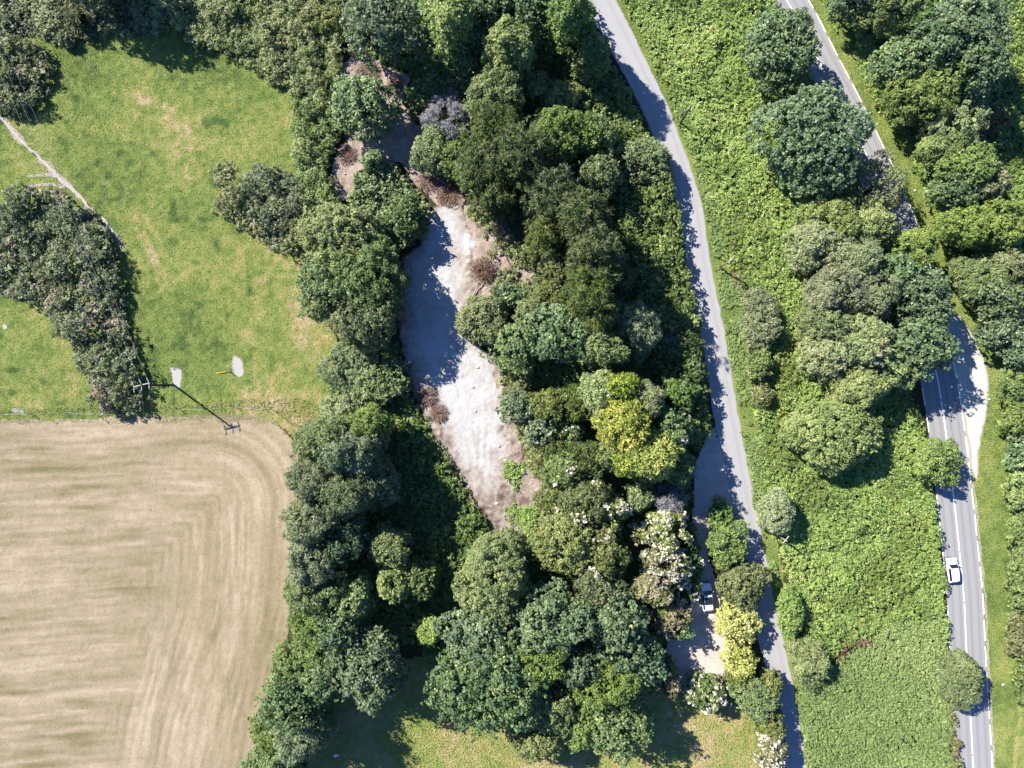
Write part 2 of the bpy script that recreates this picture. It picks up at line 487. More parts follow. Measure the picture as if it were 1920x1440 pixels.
def trunk_mesh(h, rx, ry, rng, shrub=False, r0=None):
    T = Tubes()
    if shrub:
        for i in range(5):
            a = i * 1.26 + rng.uniform(-.3, .3)
            q = rng.uniform(.25, .5)
            T.tube([(0, 0, -.05), (math.cos(a) * rx * q * .4, math.sin(a) * ry * q * .4, h * .3), (math.cos(a) * rx * q, math.sin(a) * ry * q, h * .7)], [.07 + .012 * h, .05, .02], 5)
        return T
    r = r0 or 0.08 + 0.024 * h
    bend = rng.uniform(-.25, .25, 2)
    top = (bend[0], bend[1], h * .5)
    T.tube([(0, 0, -.1), (0, 0, .25), (bend[0] * .4, bend[1] * .4, h * .22), top, (bend[0] * 1.6, bend[1] * 1.6, h * .8)], [r * 1.5, r * 1.1, r, r * .7, r * .2], 8)
    for i in range(7):
        a = i * .9 + rng.uniform(-.3, .3)
        z0 = h * rng.uniform(.2, .5); q = rng.uniform(.45, .7)
        x, y = math.cos(a) * rx * q, math.sin(a) * ry * q
        T.tube([(bend[0] * z0 / h, bend[1] * z0 / h, z0), (x * .45, y * .45, z0 + h * .14), (x, y, min(h * .78, z0 + h * .3))], [r * .5, r * .33, r * .1], 5)
    return T

SEED = [100]
def plant(name, px, py, rx, ry, h, kind, label, cat='tree', rot=0.0, bloom=None, tint0=.5, group=None, sparse=1.0, cover=1.0, shrub=None, twigs=0, compact=False):
    """px, py, rx, ry: the crown as the photograph shows it (pixels); h: height in metres"""
    SEED[0] += 1
    rng = np.random.default_rng(SEED[0])
    K = dict(KIND[kind], holes=.9, wob=.45) if compact else KIND[kind]
    zc = h * .55
    k = (H - zc) / H
    x, y = W(px, py, zc)
    Rx, Ry = rx * S * k * 1.09, ry * S * k * 1.09
    root = empty(name, (x, y, 0), label, cat, group)
    Q, t, C = crown(Rx, Ry, h, K, rng, math.radians(rot), cover, tint0, sparse)
    shrub = (h < 6) if shrub is None else shrub
    if not twigs and kind in ('ash', 'sallow', 'hawthorn', 'yew', 'larch') and SEED[0] % 3 == 0: twigs = 6
    leaf_obj('foliage' if shrub else 'crown', Q, t, LM[K['mat']], root)
    trunk_mesh(h, Rx, Ry, rng, shrub).build('stems' if shrub else 'trunk', BARK, root, smooth=True)
    if bloom:                                        # (kind, share of the crown, bias dx, dy)
        bk, share, bx, by = bloom
        top = C[C[:, 2] > h * .38]
        u = top[:, 0] / Rx * bx - top[:, 1] / Ry * by
        f = fbm(top[:, 0] + 7, top[:, 1] + 9, 1.8, SEED[0], 2) + 0.35 * u
        sel = top[f >= np.quantile(f, 1 - share)]
        Kb = KIND[bk]
        nn = unit(sel / np.array([Rx, Ry, h]) + np.array([0, 0, .6]))
        Qb, tb = fill_lumps(sel + nn * .25, nn, np.full(len(sel), Kb['R'] * 1.0), Kb, rng, np.full(len(sel), .55) + rng.normal(size=len(sel)) * .12, .8)
        leaf_obj('blossom' if bk == 'cream' else 'seed_heads', Qb, tb, LM[Kb['mat']], root)
    if twigs:
        T = Tubes()
        for i in range(twigs):
            a = rng.uniform(0, 6.28); q = rng.uniform(.3, 1.0)
            ex, ey = math.cos(a) * Rx * q, math.sin(a) * Ry * q
            zt = h * (1.02 - .45 * q * q)
            pts = [(ex * .25, ey * .25, h * .5), (ex * .65 + rng.normal() * .2, ey * .65 + rng.normal() * .2, (h * .5 + zt) * .5 + .4), (ex, ey, zt)]
            T.tube(pts, [.06, .04, .015], 4, cap=False)
        T.build('bare_twigs', DEADWOOD, root)
    return root

def cover_leaves(poly, hmax, K, rng, edge, spacing=1.0, tint0=.5, holes=(), hmin=.35, patch=6.0, gap=0.0, cover=1.0, rough=1.0, ruffle=.5, mound=4.5):
    sp = K['R'] * 1.25 * spacing
    P = scatter(poly, sp, rng)
    sd = sdist(P, poly) + (vnoise(P[:, 0], P[:, 1], 1.7, 5) - .5) * 2 * ruffle
    ok = sd > 0
    for hp in holes:
        ok &= ~inside(P, hp)
    P = P[ok]; sd = sd[ok]
    f = fbm(P[:, 0], P[:, 1], mound, 31, 3)
    g = vnoise(P[:, 0], P[:, 1], 1.6, 77)
    if gap > 0:
        k = fbm(P[:, 0], P[:, 1], 3.0, 91, 3) > gap
        P, sd, f, g = P[k], sd[k], f[k], g[k]
    e = np.clip(sd / edge, 0, 1); e = np.sqrt(e * (2 - e))
    hh = hmax * (hmin + (1 - hmin) * np.clip((f - .25) / .5, 0, 1)) * (.25 + .75 * e) * (1 - .22 * rough + .44 * rough * g)
    n = len(P)
    R = K['R'] * rng.uniform(.7, 1.3, n)
    C = np.stack([P[:, 0], P[:, 1], np.maximum(hh - R * .8, .05)], 1)
    Nn = unit(rng.normal(size=(n, 3)) * .35 + np.array([0, 0, 1.0]))
    lt = tint0 - .05 + .55 * (fbm(P[:, 0], P[:, 1], patch, 53, 3) - .5) + rng.normal(size=n) * .11
    Q, t = fill_lumps(C, Nn, R, K, rng, lt, cover)
    P2 = scatter(poly, .75, rng)
    sd2 = sdist(P2, poly); ok = sd2 > .35
    for hp in holes: ok &= ~inside(P2, hp)
    P2 = P2[ok]; sd2 = sd2[ok]
    if gap > 0:
        P2k = fbm(P2[:, 0], P2[:, 1], 3.0, 91, 3) > gap + .03
        P2, sd2 = P2[P2k], sd2[P2k]
    f2 = fbm(P2[:, 0], P2[:, 1], mound, 31, 3)
    e2 = np.clip(sd2 / edge, 0, 1)
    z2 = hmax * (hmin + (1 - hmin) * np.clip((f2 - .25) / .5, 0, 1)) * (.15 + .4 * e2)
    Q2 = leaf_quads(np.stack([P2[:, 0], P2[:, 1], z2], 1), rng.normal(size=(len(P2), 3)) * .25 + np.array([0, 0, 1.0]), 1.3, .9, rng)
    return np.concatenate([Q, Q2]), np.concatenate([t, np.full(len(Q2), .35)])

def thicket(name, poly_px, h, kind, label, cat, edge=1.6, stems=True, bloom=None, kind_prop=None, group=None, kind2=None, share2=.4, scale2=4.0, **kw):
    SEED[0] += 1
    rng = np.random.default_rng(SEED[0])
    poly = WP(poly_px, h * .45)
    Q, t = cover_leaves(poly, h, KIND[kind], rng, edge, **kw)
    c = poly.mean(0)
    if kind_prop == 'stuff':
        pc = Q.mean(1)
        f = fbm(pc[:, 0], pc[:, 1], scale2, SEED[0] + 5, 3) + rng.normal(size=len(pc)) * .05
        mi = (f > np.quantile(f, 1 - share2)).astype(int) if kind2 else None
        o = leaf_obj(name, Q, t, [LM[KIND[k]['mat']] for k in ((kind, kind2) if kind2 else (kind,))], None, (0, 0, 0), mi)
        return set_props(o, label, cat, None, 'stuff')
    root = empty(name, (c[0], c[1], 0), label, cat, group)
    o3 = np.array([c[0], c[1], 0])[None, None, :]
    if kind2:
        pc = Q.mean(1)
        f = fbm(pc[:, 0], pc[:, 1], scale2, SEED[0] + 5, 2) + rng.normal(size=len(pc)) * .03
        s2 = f > np.quantile(f, 1 - share2)
        leaf_obj('foliage', Q[s2] - o3, t[s2], LM[KIND[kind2]['mat']], root)
        leaf_obj('foliage', Q[~s2] - o3, t[~s2], LM[KIND[kind]['mat']], root)
    else:
        leaf_obj('foliage', Q - o3, t, LM[KIND[kind]['mat']], root)
    if stems:
        T = Tubes()
        P = scatter(poly, 2.6, rng)
        P = P[sdist(P, poly) > .8] - c
        for x, y in P[:90]:
            T.tube([(x, y, -.05), (x + rng.normal() * .2, y + rng.normal() * .2, h * .3), (x + rng.normal() * .4, y + rng.normal() * .4, h * .5)], [.06, .045, .02], 5)
        if len(P): T.build('stems', BARK, root)
    if bloom:
        bk, share, sc_ = bloom
        P = Q.mean(1)[: len(Q)]
        P = P[P[:, 2] > np.quantile(P[:, 2], .35)]
        P = P[rng.integers(0, len(P), int(min(len(P), 9000)))]
        f = fbm(P[:, 0], P[:, 1], sc_, SEED[0], 2)
        sel = P[f > np.quantile(f, 1 - share)]
        Kb = KIND[bk]
        Qb = leaf_quads(sel + np.array([0, 0, .18]), rng.normal(size=(len(sel), 3)) * .4 + np.array([0, 0, 1.0]), Kb['leaf'], Kb['asp'], rng)
        leaf_obj('blossom' if bk == 'cream' else 'seed_heads', Qb - np.array([c[0], c[1], 0])[None, None, :], rng.normal(.55, .2, len(Qb)), LM[Kb['mat']], root)
    return root

# ------------------------------------------------------------------ the ground
def structure(o): o["kind"] = "structure"; return o

def sheet(name, poly, step, z, mat, attrs=None, rough_edge=.5, relief=None, eseed=3):
    lo = poly.min(0) - 1; hi = poly.max(0) + 1
    nx = int((hi[0] - lo[0]) / step) + 1; ny = int((hi[1] - lo[1]) / step) + 1
    gx, gy = np.meshgrid(lo[0] + np.arange(nx) * step, lo[1] + np.arange(ny) * step)
    P = np.stack([gx.ravel(), gy.ravel()], 1)
    sd = sdist(P, poly) + (fbm(P[:, 0], P[:, 1], 2.2, eseed, 3) - .5) * 2 * rough_edge
    i = np.arange((nx - 1) * (ny - 1)); r = i // (nx - 1); c = i % (nx - 1)
    a = r * nx + c
    F = np.stack([a, a + 1, a + 1 + nx, a + nx], 1)
    F = F[(sd[F].mean(1) > 0)]
    used = np.unique(F)
    mp = np.full(len(P), -1); mp[used] = np.arange(len(used))
    F = mp[F]; P = P[used]; sd = sd[used]
    zz = np.full(len(P), z)
    if relief is not None: zz = zz + relief(P, sd)
    at = {"edge": ('POINT', sd)}
    for k, fn in (attrs or {}).items(): at[k] = ('POINT', fn(P, sd))
    return structure(mesh_obj(name, np.column_stack([P, zz]), F.astype(np.int32), mat, None, (0, 0, 0), at, smooth=True))

# base ground: shaded woodland floor, litter and thin grass, to the horizon
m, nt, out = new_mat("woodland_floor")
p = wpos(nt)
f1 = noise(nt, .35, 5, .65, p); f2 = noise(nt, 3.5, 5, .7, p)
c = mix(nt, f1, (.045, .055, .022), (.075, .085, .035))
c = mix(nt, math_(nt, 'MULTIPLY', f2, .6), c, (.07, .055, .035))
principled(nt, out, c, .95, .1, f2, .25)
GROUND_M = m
g = 40
xs = np.unique(np.concatenate([np.linspace(-1500, 1500, 31), np.linspace(-110, 110, 45)]))
gx, gy = np.meshgrid(xs, xs)
n = len(xs); i = np.arange((n - 1) ** 2); a = (i // (n - 1)) * n + i % (n - 1)
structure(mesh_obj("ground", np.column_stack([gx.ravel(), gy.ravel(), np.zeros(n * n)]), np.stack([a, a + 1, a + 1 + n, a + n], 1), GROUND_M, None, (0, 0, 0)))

# ---- meadow
MEADOW = WP([(-260, 20), (90, 40), (330, 40), (560, 150), (600, 380), (610, 500), (650, 640), (650, 745), (615, 800), (600, 870), (572, 872), (562, 835), (545, 815), (520, 796), (470, 788), (-260, 796)])
ARCS = [WP([(215, 178), (260, 178), (300, 200), (325, 230), (333, 262), (335, 285)]), WP([(250, 195), (300, 190), (335, 212), (352, 245), (358, 285), (352, 330)]),
        WP([(190, 330), (225, 375), (250, 415), (275, 460), (300, 530), (330, 610)]), WP([(250, 400), (262, 432), (290, 480), (310, 520), (322, 560)]), WP([(430, 440), (480, 500), (490, 560), (470, 620), (430, 660)])]
def meadow_tone(P, sd=None):
    x, y = P[:, 0], P[:, 1]
    t = .42 + .70 * (fbm(x, y, 9, 11, 4) - .5) + .48 * (vnoise(x, y, .75, 13) - .5)
    t += .30 * np.clip((vnoise(x, y, 2.4, 19) - .72) * -6 - 0.6, -1, 0) * 0   # (kept flat)
    t -= .30 * np.clip((vnoise(x, y, 1.9, 23) - .70) * 6, 0, 1) * vnoise(x, y, 7, 24) * 1.6
    for i, a in enumerate(ARCS):
        dd = polydist(P, a, False)
        t += (.21, .21, .14, .15, .11)[i] * np.clip(1.3 - dd / (.5 + .6 * vnoise(x, y, 2, 29)), 0, 1) * np.clip(fbm(x, y, 2.2, 30, 3) * 2.6 - .5, 0, 1.3)
    px = x / S + 960; py = 720 - y / S
    dry = np.clip((px - 380) / 200, 0, 1) * np.clip((py - 400) / 160, 0, 1)
    t += dry * .32 * (fbm(x, y, 5, 37, 3) * 2.0 - .3)
    t += .22 * np.clip(1 - np.abs(py - 755) / 26, 0, 1) * fbm(x, y, 4, 41, 2)
    t -= .13 * np.clip(1 - np.hypot(px - 200, py - 400) / 140, 0, 1)
    t -= .10 * np.clip(1 - np.abs(py - 690) / 60, 0, 1) * np.clip((px - 260) / 60, 0, 1) * np.clip((520 - px) / 80, 0, 1)
    return t

def toned_ground(name, stops, bsc=5.0, bd=.12, speck=.35):
    m, nt, out = new_mat(name)
    p = wpos(nt)
    f = noise(nt, bsc, 6, .7, p)
    t = math_(nt, 'ADD', attr(nt, "tone"), math_(nt, 'MULTIPLY', math_(nt, 'SUBTRACT', f, .5), speck))
    principled(nt, out, ramp(nt, t, stops), .95, .1, f, bd)
    return m
MEADOW_ST = [(a, (c[0] * 1.98, c[1] * 1.78, c[2] * 1.85)) for a, c in [(0, (.050, .088, .024)), (.35, (.112, .160, .040)), (.6, (.158, .195, .054)), (.8, (.225, .215, .09)), (1, (.30, .27, .16))]]
sheet("meadow", MEADOW, .35, .010, toned_ground("meadow_turf", MEADOW_ST, 5, .14), {"tone": meadow_tone}, .3)

def grass(name, poly, dens, tone, mat, label, size=.30, holes=(), seed=1, hgt=.16, asp=.32, edge=0.0, tvar=.13, flat=.55):
    rng = np.random.default_rng(seed)
    P = scatter(poly, 1 / math.sqrt(dens), rng, .7)
    sd = sdist(P, poly) + (vnoise(P[:, 0], P[:, 1], 1.5, seed) - .5) * .9
    ok = sd > edge
    for h in holes: ok &= ~inside(P, h)
    ok &= (polydist(P, LANE_ALL, False) > 1.9 + .6 * fbm(P[:, 0], P[:, 1], 1.6, 7, 2)) & (polydist(P, ROAD_ALL, False) > 3.3)
    P = P[ok]
    n = len(P)
    t = tone(P)
    cl = vnoise(P[:, 0], P[:, 1], .9, seed + 3)
    z = hgt * (.3 + 1.1 * cl) * rng.uniform(.6, 1.2, n)
    Nl = rng.normal(size=(n, 3)) * flat + np.array([0, 0, .8])
    Q = leaf_quads(np.column_stack([P, z + .03]), Nl, size, asp, rng)
    return set_props(leaf_obj(name, Q, t + rng.normal(size=n) * tvar, mat, None, (0, 0, 0)), label, "grass", None, "stuff")

PATH = WP([(-30, 180), (-8, 205), (12, 232), (38, 262), (62, 285), (90, 312), (108, 332), (140, 358), (165, 385), (190, 408), (208, 430), (222, 448), (232, 470)])
BRANCH = WP([(122, 350), (105, 347), (85, 345), (66, 348), (48, 346)])
BRANCH2 = WP([(105, 332), (90, 328), (70, 328), (50, 330)])
PATH_POLY = None
def ribbon(name, line, wid, z, mat, wob=.25, n=3, structure_=True, smooth_=True, seed=2, attrs=True):
    """a strip of ground along a line (world coordinates)"""
    line = np.asarray(line)
    w0 = np.interp(np.arange(len(line)), np.arange(len(wid)), wid) if hasattr(wid, '__len__') else np.full(len(line), wid)
    t = np.concatenate([[0], np.cumsum(np.hypot(*np.diff(line, axis=0).T))])
    m_ = max(8, int(t[-1] / .4))
    tt = np.linspace(0, t[-1], m_)
    C = catmull(line, t, tt)
    ww = np.interp(tt, t, w0)
    T = np.gradient(C, axis=0); T /= np.hypot(T[:, 0], T[:, 1])[:, None]
    Nn = np.stack([-T[:, 1], T[:, 0]], 1)
    rng = np.random.default_rng(seed)
    V = []; A = []
    for j in range(n + 1):
        s = -1 + 2 * j / n
        jit = (vnoise(tt, tt * 0 + j * 7 + seed, 1.3, seed) - .5) * wob * (1 if j in (0, n) else .2)
        V.append(np.column_stack([C + Nn * (s * ww / 2 + jit)[:, None], np.full(m_, z)]))
        A.append(np.full(m_, s))
    V = np.stack(V, 1).reshape(-1, 3); A = np.stack(A, 1).ravel()
    i = np.arange((m_ - 1) * n); r = i // n; c = i % n; a = r * (n + 1) + c
    F = np.stack([a, a + n + 1, a + n + 2, a + 1], 1).astype(np.int32)
    F = F[:, ::-1].copy()
    o = mesh_obj(name, V, F, mat, None, (0, 0, 0), {"across": ('POINT', A)}, smooth=smooth_)
    return structure(o) if structure_ else o

def catmull(P, t, tt):
    out = np.zeros((len(tt), 2))
    m = np.gradient(P, t, axis=0)
    k = np.clip(np.searchsorted(t, tt) - 1, 0, len(t) - 2)
    h = t[k + 1] - t[k]; u = (tt - t[k]) / h
    h00 = 2 * u ** 3 - 3 * u ** 2 + 1; h10 = u ** 3 - 2 * u ** 2 + u
    h01 = -2 * u ** 3 + 3 * u ** 2; h11 = u ** 3 - u ** 2
    return h00[:, None] * P[k] + (h10 * h)[:, None] * m[k] + h01[:, None] * P[k + 1] + (h11 * h)[:, None] * m[k + 1]

m, nt, out = new_mat("worn_earth")
p = wpos(nt); f = noise(nt, 4, 6, .7, p)
principled(nt, out, mix(nt, f, (.38, .32, .28), (.62, .55, .50)), .95, .1, f, .08)
WORN = m
ribbon("footpath", PATH, [.5] + [.85] * 9 + [.7, .5, .2], .022, WORN, .8, n=4)
ribbon("footpath", BRANCH, [.3, .6, .6, .45, .2], .026, WORN, .4, seed=5)
ribbon("footpath", BRANCH2, [.35, .5, .4, .2], .026, WORN, .4, seed=6)

# chalky bald patches by the pole
m, nt, out = new_mat("bare_chalk")
p = wpos(nt); f = noise(nt, 5, 6, .7, p)
principled(nt, out, mix(nt, f, (.36, .34, .31), (.58, .56, .53)), .95, .1, f, .06)
BARECH = m
BALD = [[(437, 665), (442, 668), (449, 672), (456, 682), (458, 694), (455, 705), (446, 707), (440, 700), (436, 686)],
        [(322, 692), (330, 694), (337, 692), (340, 703), (340, 717), (338, 728), (330, 728), (324, 714)],
        [(18, 768), (30, 764), (46, 769), (44, 774), (26, 774)], [(3, 608), (12, 606), (14, 615), (6, 618)]]
for k, b in enumerate(BALD):
    sheet("bare_ground", WP(b), .14, .03, BARECH, None, .75, eseed=20 + k)

# ---- stubble field with the mower's passes
FIELD = WP([(-260, 789), (60, 788), (180, 783), (300, 781), (420, 776), (470, 778), (510, 790), (540, 812), (556, 845), (562, 900), (556, 980), (558, 1060), (550, 1140), (532, 1220), (500, 1300), (485, 1370), (470, 1450), (460, 1600), (-260, 1600)])
def headland(P):
    """distance from the curved right and top edge, along which the outer passes run"""
    px = P[:, 0] / S + 960; py = 720 - P[:, 1] / S
    edge = np.interp(py, [780, 820, 900, 1050, 1150, 1250, 1350, 1450, 1600], [560, 560, 560, 558, 548, 520, 492, 474, 450])
    dx = (edge - px) * S
    dy = (py - 782) * S
    r = 15.0                                          # rounded corner
    qx = np.maximum(r - dx, 0); qy = np.maximum(r - dy, 0)
    return np.where((dx < r) & (dy < r), r - np.hypot(qx, qy), np.minimum(dx, dy)), dx, dy, px, py
def field_tone(P, sd=None):
    x, y = P[:, 0], P[:, 1]
    hl, dx, dy, px, py = headland(P)
    wob = (fbm(x, y, 14, 61, 2) - .5) * .9
    row = y - .06 * x + wob                          # inner passes run from left to right
    inner = np.clip((dx - 17 - 7 * vnoise(x, y, 5, 3)) / 10, 0, 1)
    def passes(u, v, k, per=1.62):
        s = np.sin(u * 6.283 / per)
        lum = .07 * s * (.2 + 1.2 * vnoise(u * 2, v * .15, 2.0, k)) + .24 * (vnoise(u, v * .12, .42, k + 5) - .5)
        lum += .22 * (vnoise(u, v * .12, .9, k + 1) - .5) + .30 * (vnoise(u, v * .10, 2.6, k + 2) - .5)
        return lum
    a = passes(row, x, 70)
    b = passes(hl + .25 * wob, y + x, 80)
    t = .61 + 1.05 * (a * inner + b * (1 - inner))
    t += .18 * (fbm(x, y, 8, 63, 3) - .5) + .16 * (fbm(x, y, 1.5, 64, 2) - .5) + .16 * (vnoise(x, y, .42, 68) - .5)
    t -= .24 * inner * np.clip((vnoise(x * .16, y * 1.0, 1.3, 66) - .66) * 4, 0, 1)          # greener strips
    t -= .22 * np.clip(1 - np.abs(hl - 13.5) / .8, 0, 1) * np.clip((vnoise(x, y, 3, 67) - .55) * 4, 0, 1)
    t += .10 * np.clip(1 - hl / 2.5, 0, 1)
    return t
STRAW_ST = [(0, (.17, .175, .06)), (.3, (.295, .24, .135)), (.65, (.42, .338, .22)), (1, (.585, .48, .345))]
m, nt, out = new_mat("stubble")
p = wpos(nt); f = noise(nt, 4.5, 6, .75, p); f2 = noise(nt, 1.2, 4, .7, p)
t = math_(nt, 'ADD', attr(nt, "tone"), math_(nt, 'MULTIPLY', math_(nt, 'SUBTRACT', f, .5), .42))
t = math_(nt, 'ADD', t, math_(nt, 'MULTIPLY', math_(nt, 'SUBTRACT', f2, .5), .25))
principled(nt, out, ramp(nt, t, STRAW_ST), .95, .1, f, .16)
sheet("stubble_field", FIELD, .28, .014, m, {"tone": field_tone}, .35, relief=lambda P, sd: .03 * vnoise(P[:, 0], P[:, 1], .8, 9))

# ---- clearing of rough grass at the bottom of the wood, and the verges
CLEAR = WP([(590, 1260), (800, 1230), (1000, 1250), (1250, 1240), (1400, 1290), (1440, 1340), (1470, 1600), (560, 1600)])
def clear_tone(P, sd=None):
    x, y = P[:, 0], P[:, 1]
    return .68 + .6 * (fbm(x, y, 5, 111, 4) - .5) + .3 * (vnoise(x, y, .9, 113) - .5)
CLEAR_M = toned_ground("rough_grass", MEADOW_ST, 4, .16)
sheet("clearing", CLEAR, .4, .010, CLEAR_M, {"tone": clear_tone}, .4)

LANE_PX = [(1050, -130, 30), (1124, 0, 29.5), (1182, 110, 26), (1233, 213, 23.5), (1266, 300, 23.5), (1295, 400, 24.5), (1307, 480, 24), (1328, 580, 22.5), (1346, 680, 23), (1361, 780, 24), (1379, 880, 25), (1394, 960, 26.5), (1414, 1060, 25), (1433, 1150, 24), (1458, 1253, 23), (1477, 1353, 22), (1493, 1440, 21.5), (1515, 1570, 21)]
LANE = WP([(a, b) for a, b, _ in LANE_PX])
LANE_ALL = LANE
ROAD_PX = [(1392, -130), (1450, -40), (1496, 37), (1533, 110), (1580, 200), (1626, 294), (1662, 370), (1692, 450), (1718, 540), (1738, 620), (1750, 677), (1757, 707), (1768, 773), (1777, 840), (1784, 900), (1791, 960), (1798, 1027), (1807, 1120), (1812, 1220), (1818, 1320), (1825, 1440), (1833, 1570)]
ROAD = WP(ROAD_PX)
ROAD_ALL = ROAD + np.array([2.0 * S, 0])
VERGE = WP([(1480, -60), (1500, 30), (1540, 120), (1600, 220), (1645, 330), (1680, 420), (1720, 510), (1745, 600), (1770, 650), (1790, 720), (1800, 800), (1808, 870), (1816, 960), (1824, 1060), (1834, 1200), (1840, 1320), (1846, 1440), (1856, 1600), (2050, 1600), (2050, 900), (1950, 600), (1830, 400), (1690, 160), (1560, -60)])
def verge_tone(P, sd=None):
    x, y = P[:, 0], P[:, 1]
    t = .36 + .7 * (fbm(x, y, 4, 121, 4) - .5) + .34 * (vnoise(x, y, .8, 123) - .5)
    px = x / S + 960; py = 720 - y / S
    return t + .35 * np.clip(1 - np.abs(px - (1908 + 6 * np.sin(py / 40))) / 7, 0, 1) * np.clip((py - 1250) / 50, 0, 1)
sheet("verge", VERGE, .45, .006, toned_ground("verge_grass", MEADOW_ST, 4, .12), {"tone": verge_tone}, .3)
VERGE2 = WP([(1150, -40), (1230, 110), (1300, 260), (1360, 400), (1395, 470), (1412, 560), (1410, 650), (1420, 770), (1435, 880), (1450, 980), (1470, 1080), (1490, 1200), (1515, 1350), (1535, 1600), (1500, 1600), (1480, 1440), (1440, 1253), (1400, 1060), (1360, 880), (1320, 680), (1280, 480), (1240, 300), (1180, 150), (1110, -40)])
sheet("verge", VERGE2, .45, .004, toned_ground("lane_verge_grass", MEADOW_ST, 4, .12), {"tone": lambda P, s: .36 + .55 * (fbm(P[:, 0], P[:, 1], 4, 131, 3) - .5)}, .2)

# ---- quarry floor: crushed chalk, and the bare soil above it
CHALK = WP([(838, 372), (862, 378), (872, 400), (878, 430), (902, 428), (910, 450), (900, 480), (893, 510), (905, 545), (890, 565), (868, 580), (880, 625), (905, 650), (930, 670), (950, 700), (956, 745), (975, 790), (1000, 840), (1012, 880), (1035, 930), (1040, 965), (1010, 990), (985, 1015), (968, 1035), (940, 1020), (912, 980), (885, 935), (850, 880), (815, 825), (785, 770), (765, 710), (752, 640), (748, 560), (752, 490), (785, 460), (800, 420), (812, 385)])
CORE = WP([(835, 385), (862, 395), (868, 440), (850, 480), (862, 560), (860, 600), (890, 650), (918, 680), (930, 720), (936, 780), (935, 850), (930, 900), (915, 920), (890, 890), (850, 820), (825, 760), (800, 700), (775, 640), (765, 560), (770, 500), (800, 450), (818, 410)])
ROWS = [WP([(912, 650), (914, 700), (916, 760), (915, 830), (910, 900)]), WP([(906, 720), (906, 800), (902, 880)]), WP([(846, 640), (862, 720), (878, 800), (890, 870)])]
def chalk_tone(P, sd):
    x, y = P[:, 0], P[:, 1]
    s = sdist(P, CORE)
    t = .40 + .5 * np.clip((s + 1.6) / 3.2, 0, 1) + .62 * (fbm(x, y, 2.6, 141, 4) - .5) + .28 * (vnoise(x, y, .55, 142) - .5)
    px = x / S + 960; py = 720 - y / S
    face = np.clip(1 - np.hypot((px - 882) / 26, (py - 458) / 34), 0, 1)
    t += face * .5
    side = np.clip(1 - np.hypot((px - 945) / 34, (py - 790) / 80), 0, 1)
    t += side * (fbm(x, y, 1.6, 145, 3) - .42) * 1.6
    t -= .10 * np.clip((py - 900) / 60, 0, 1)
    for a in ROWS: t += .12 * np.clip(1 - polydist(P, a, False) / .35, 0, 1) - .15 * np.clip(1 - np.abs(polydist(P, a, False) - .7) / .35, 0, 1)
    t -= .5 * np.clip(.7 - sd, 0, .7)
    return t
def chalk_relief(P, sd):
    x, y = P[:, 0], P[:, 1]
    s = np.clip(-sdist(P, CORE) / 2.0, 0, 1)
    return .05 + (.16 + .6 * s) * np.maximum(0, fbm(x, y, 1.4, 151, 3) - .35) + .05 * vnoise(x, y, .5, 152)
m, nt, out = new_mat("crushed_chalk")
p = wpos(nt); f = noise(nt, 3.2, 7, .75, p); f2 = noise(nt, .9, 5, .7, p, .6)
t = math_(nt, 'ADD', attr(nt, "tone"), math_(nt, 'MULTIPLY', math_(nt, 'SUBTRACT', f, .5), .55))
t = math_(nt, 'ADD', t, math_(nt, 'MULTIPLY', math_(nt, 'SUBTRACT', f2, .5), .35))
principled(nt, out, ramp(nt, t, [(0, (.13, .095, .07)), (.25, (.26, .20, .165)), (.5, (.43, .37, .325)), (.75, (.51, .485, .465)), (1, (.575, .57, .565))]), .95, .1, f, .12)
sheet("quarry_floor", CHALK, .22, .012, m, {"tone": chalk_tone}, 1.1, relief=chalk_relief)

SOIL = WP([(628, 118), (660, 108), (712, 118), (765, 148), (762, 200), (775, 232), (800, 260), (812, 310), (850, 350), (874, 372), (866, 395), (822, 392), (780, 350), (745, 310), (700, 300), (672, 322), (650, 380), (634, 382), (618, 350), (622, 300), (640, 260), (690, 230), (700, 180), (650, 150), (622, 145)])
m, nt, out = new_mat("bare_soil")
p = wpos(nt); f = noise(nt, 3.0, 7, .75, p); f2 = noise(nt, .7, 4, .7, p, .8)
c = ramp(nt, math_(nt, 'ADD', math_(nt, 'MULTIPLY', f, .6), math_(nt, 'MULTIPLY', f2, .5)), [(.25, (.15, .10, .08)), (.45, (.34, .25, .20)), (.62, (.50, .41, .35)), (.8, (.66, .61, .57))])
principled(nt, out, c, .95, .1, f, .2)
sheet("bare_soil", SOIL, .25, .016, m, None, 1.6, relief=lambda P, sd: .05 + .5 * np.maximum(0, fbm(P[:, 0], P[:, 1], 1.6, 161, 3) - .3))

BANK = WP([(868, 385), (905, 395), (960, 420), (1010, 480), (1040, 540), (1000, 580), (950, 600), (900, 560), (885, 520), (890, 470)])
sheet("rubble_bank", BANK, .3, .020, m, None, .6, relief=lambda P, sd: .1 + .8 * np.maximum(0, fbm(P[:, 0], P[:, 1], 1.8, 163, 3) - .35))
BANK2 = WP([(915, 640), (960, 660), (985, 700), (1000, 760), (1030, 830), (1050, 900), (1060, 960), (1020, 1000), (990, 960), (975, 900), (955, 830), (940, 760), (925, 700)])
sheet("rubble_bank", BANK2, .3, .018, m, None, .6, relief=lambda P, sd: .1 + .7 * np.maximum(0, fbm(P[:, 0], P[:, 1], 1.8, 164, 3) - .35))

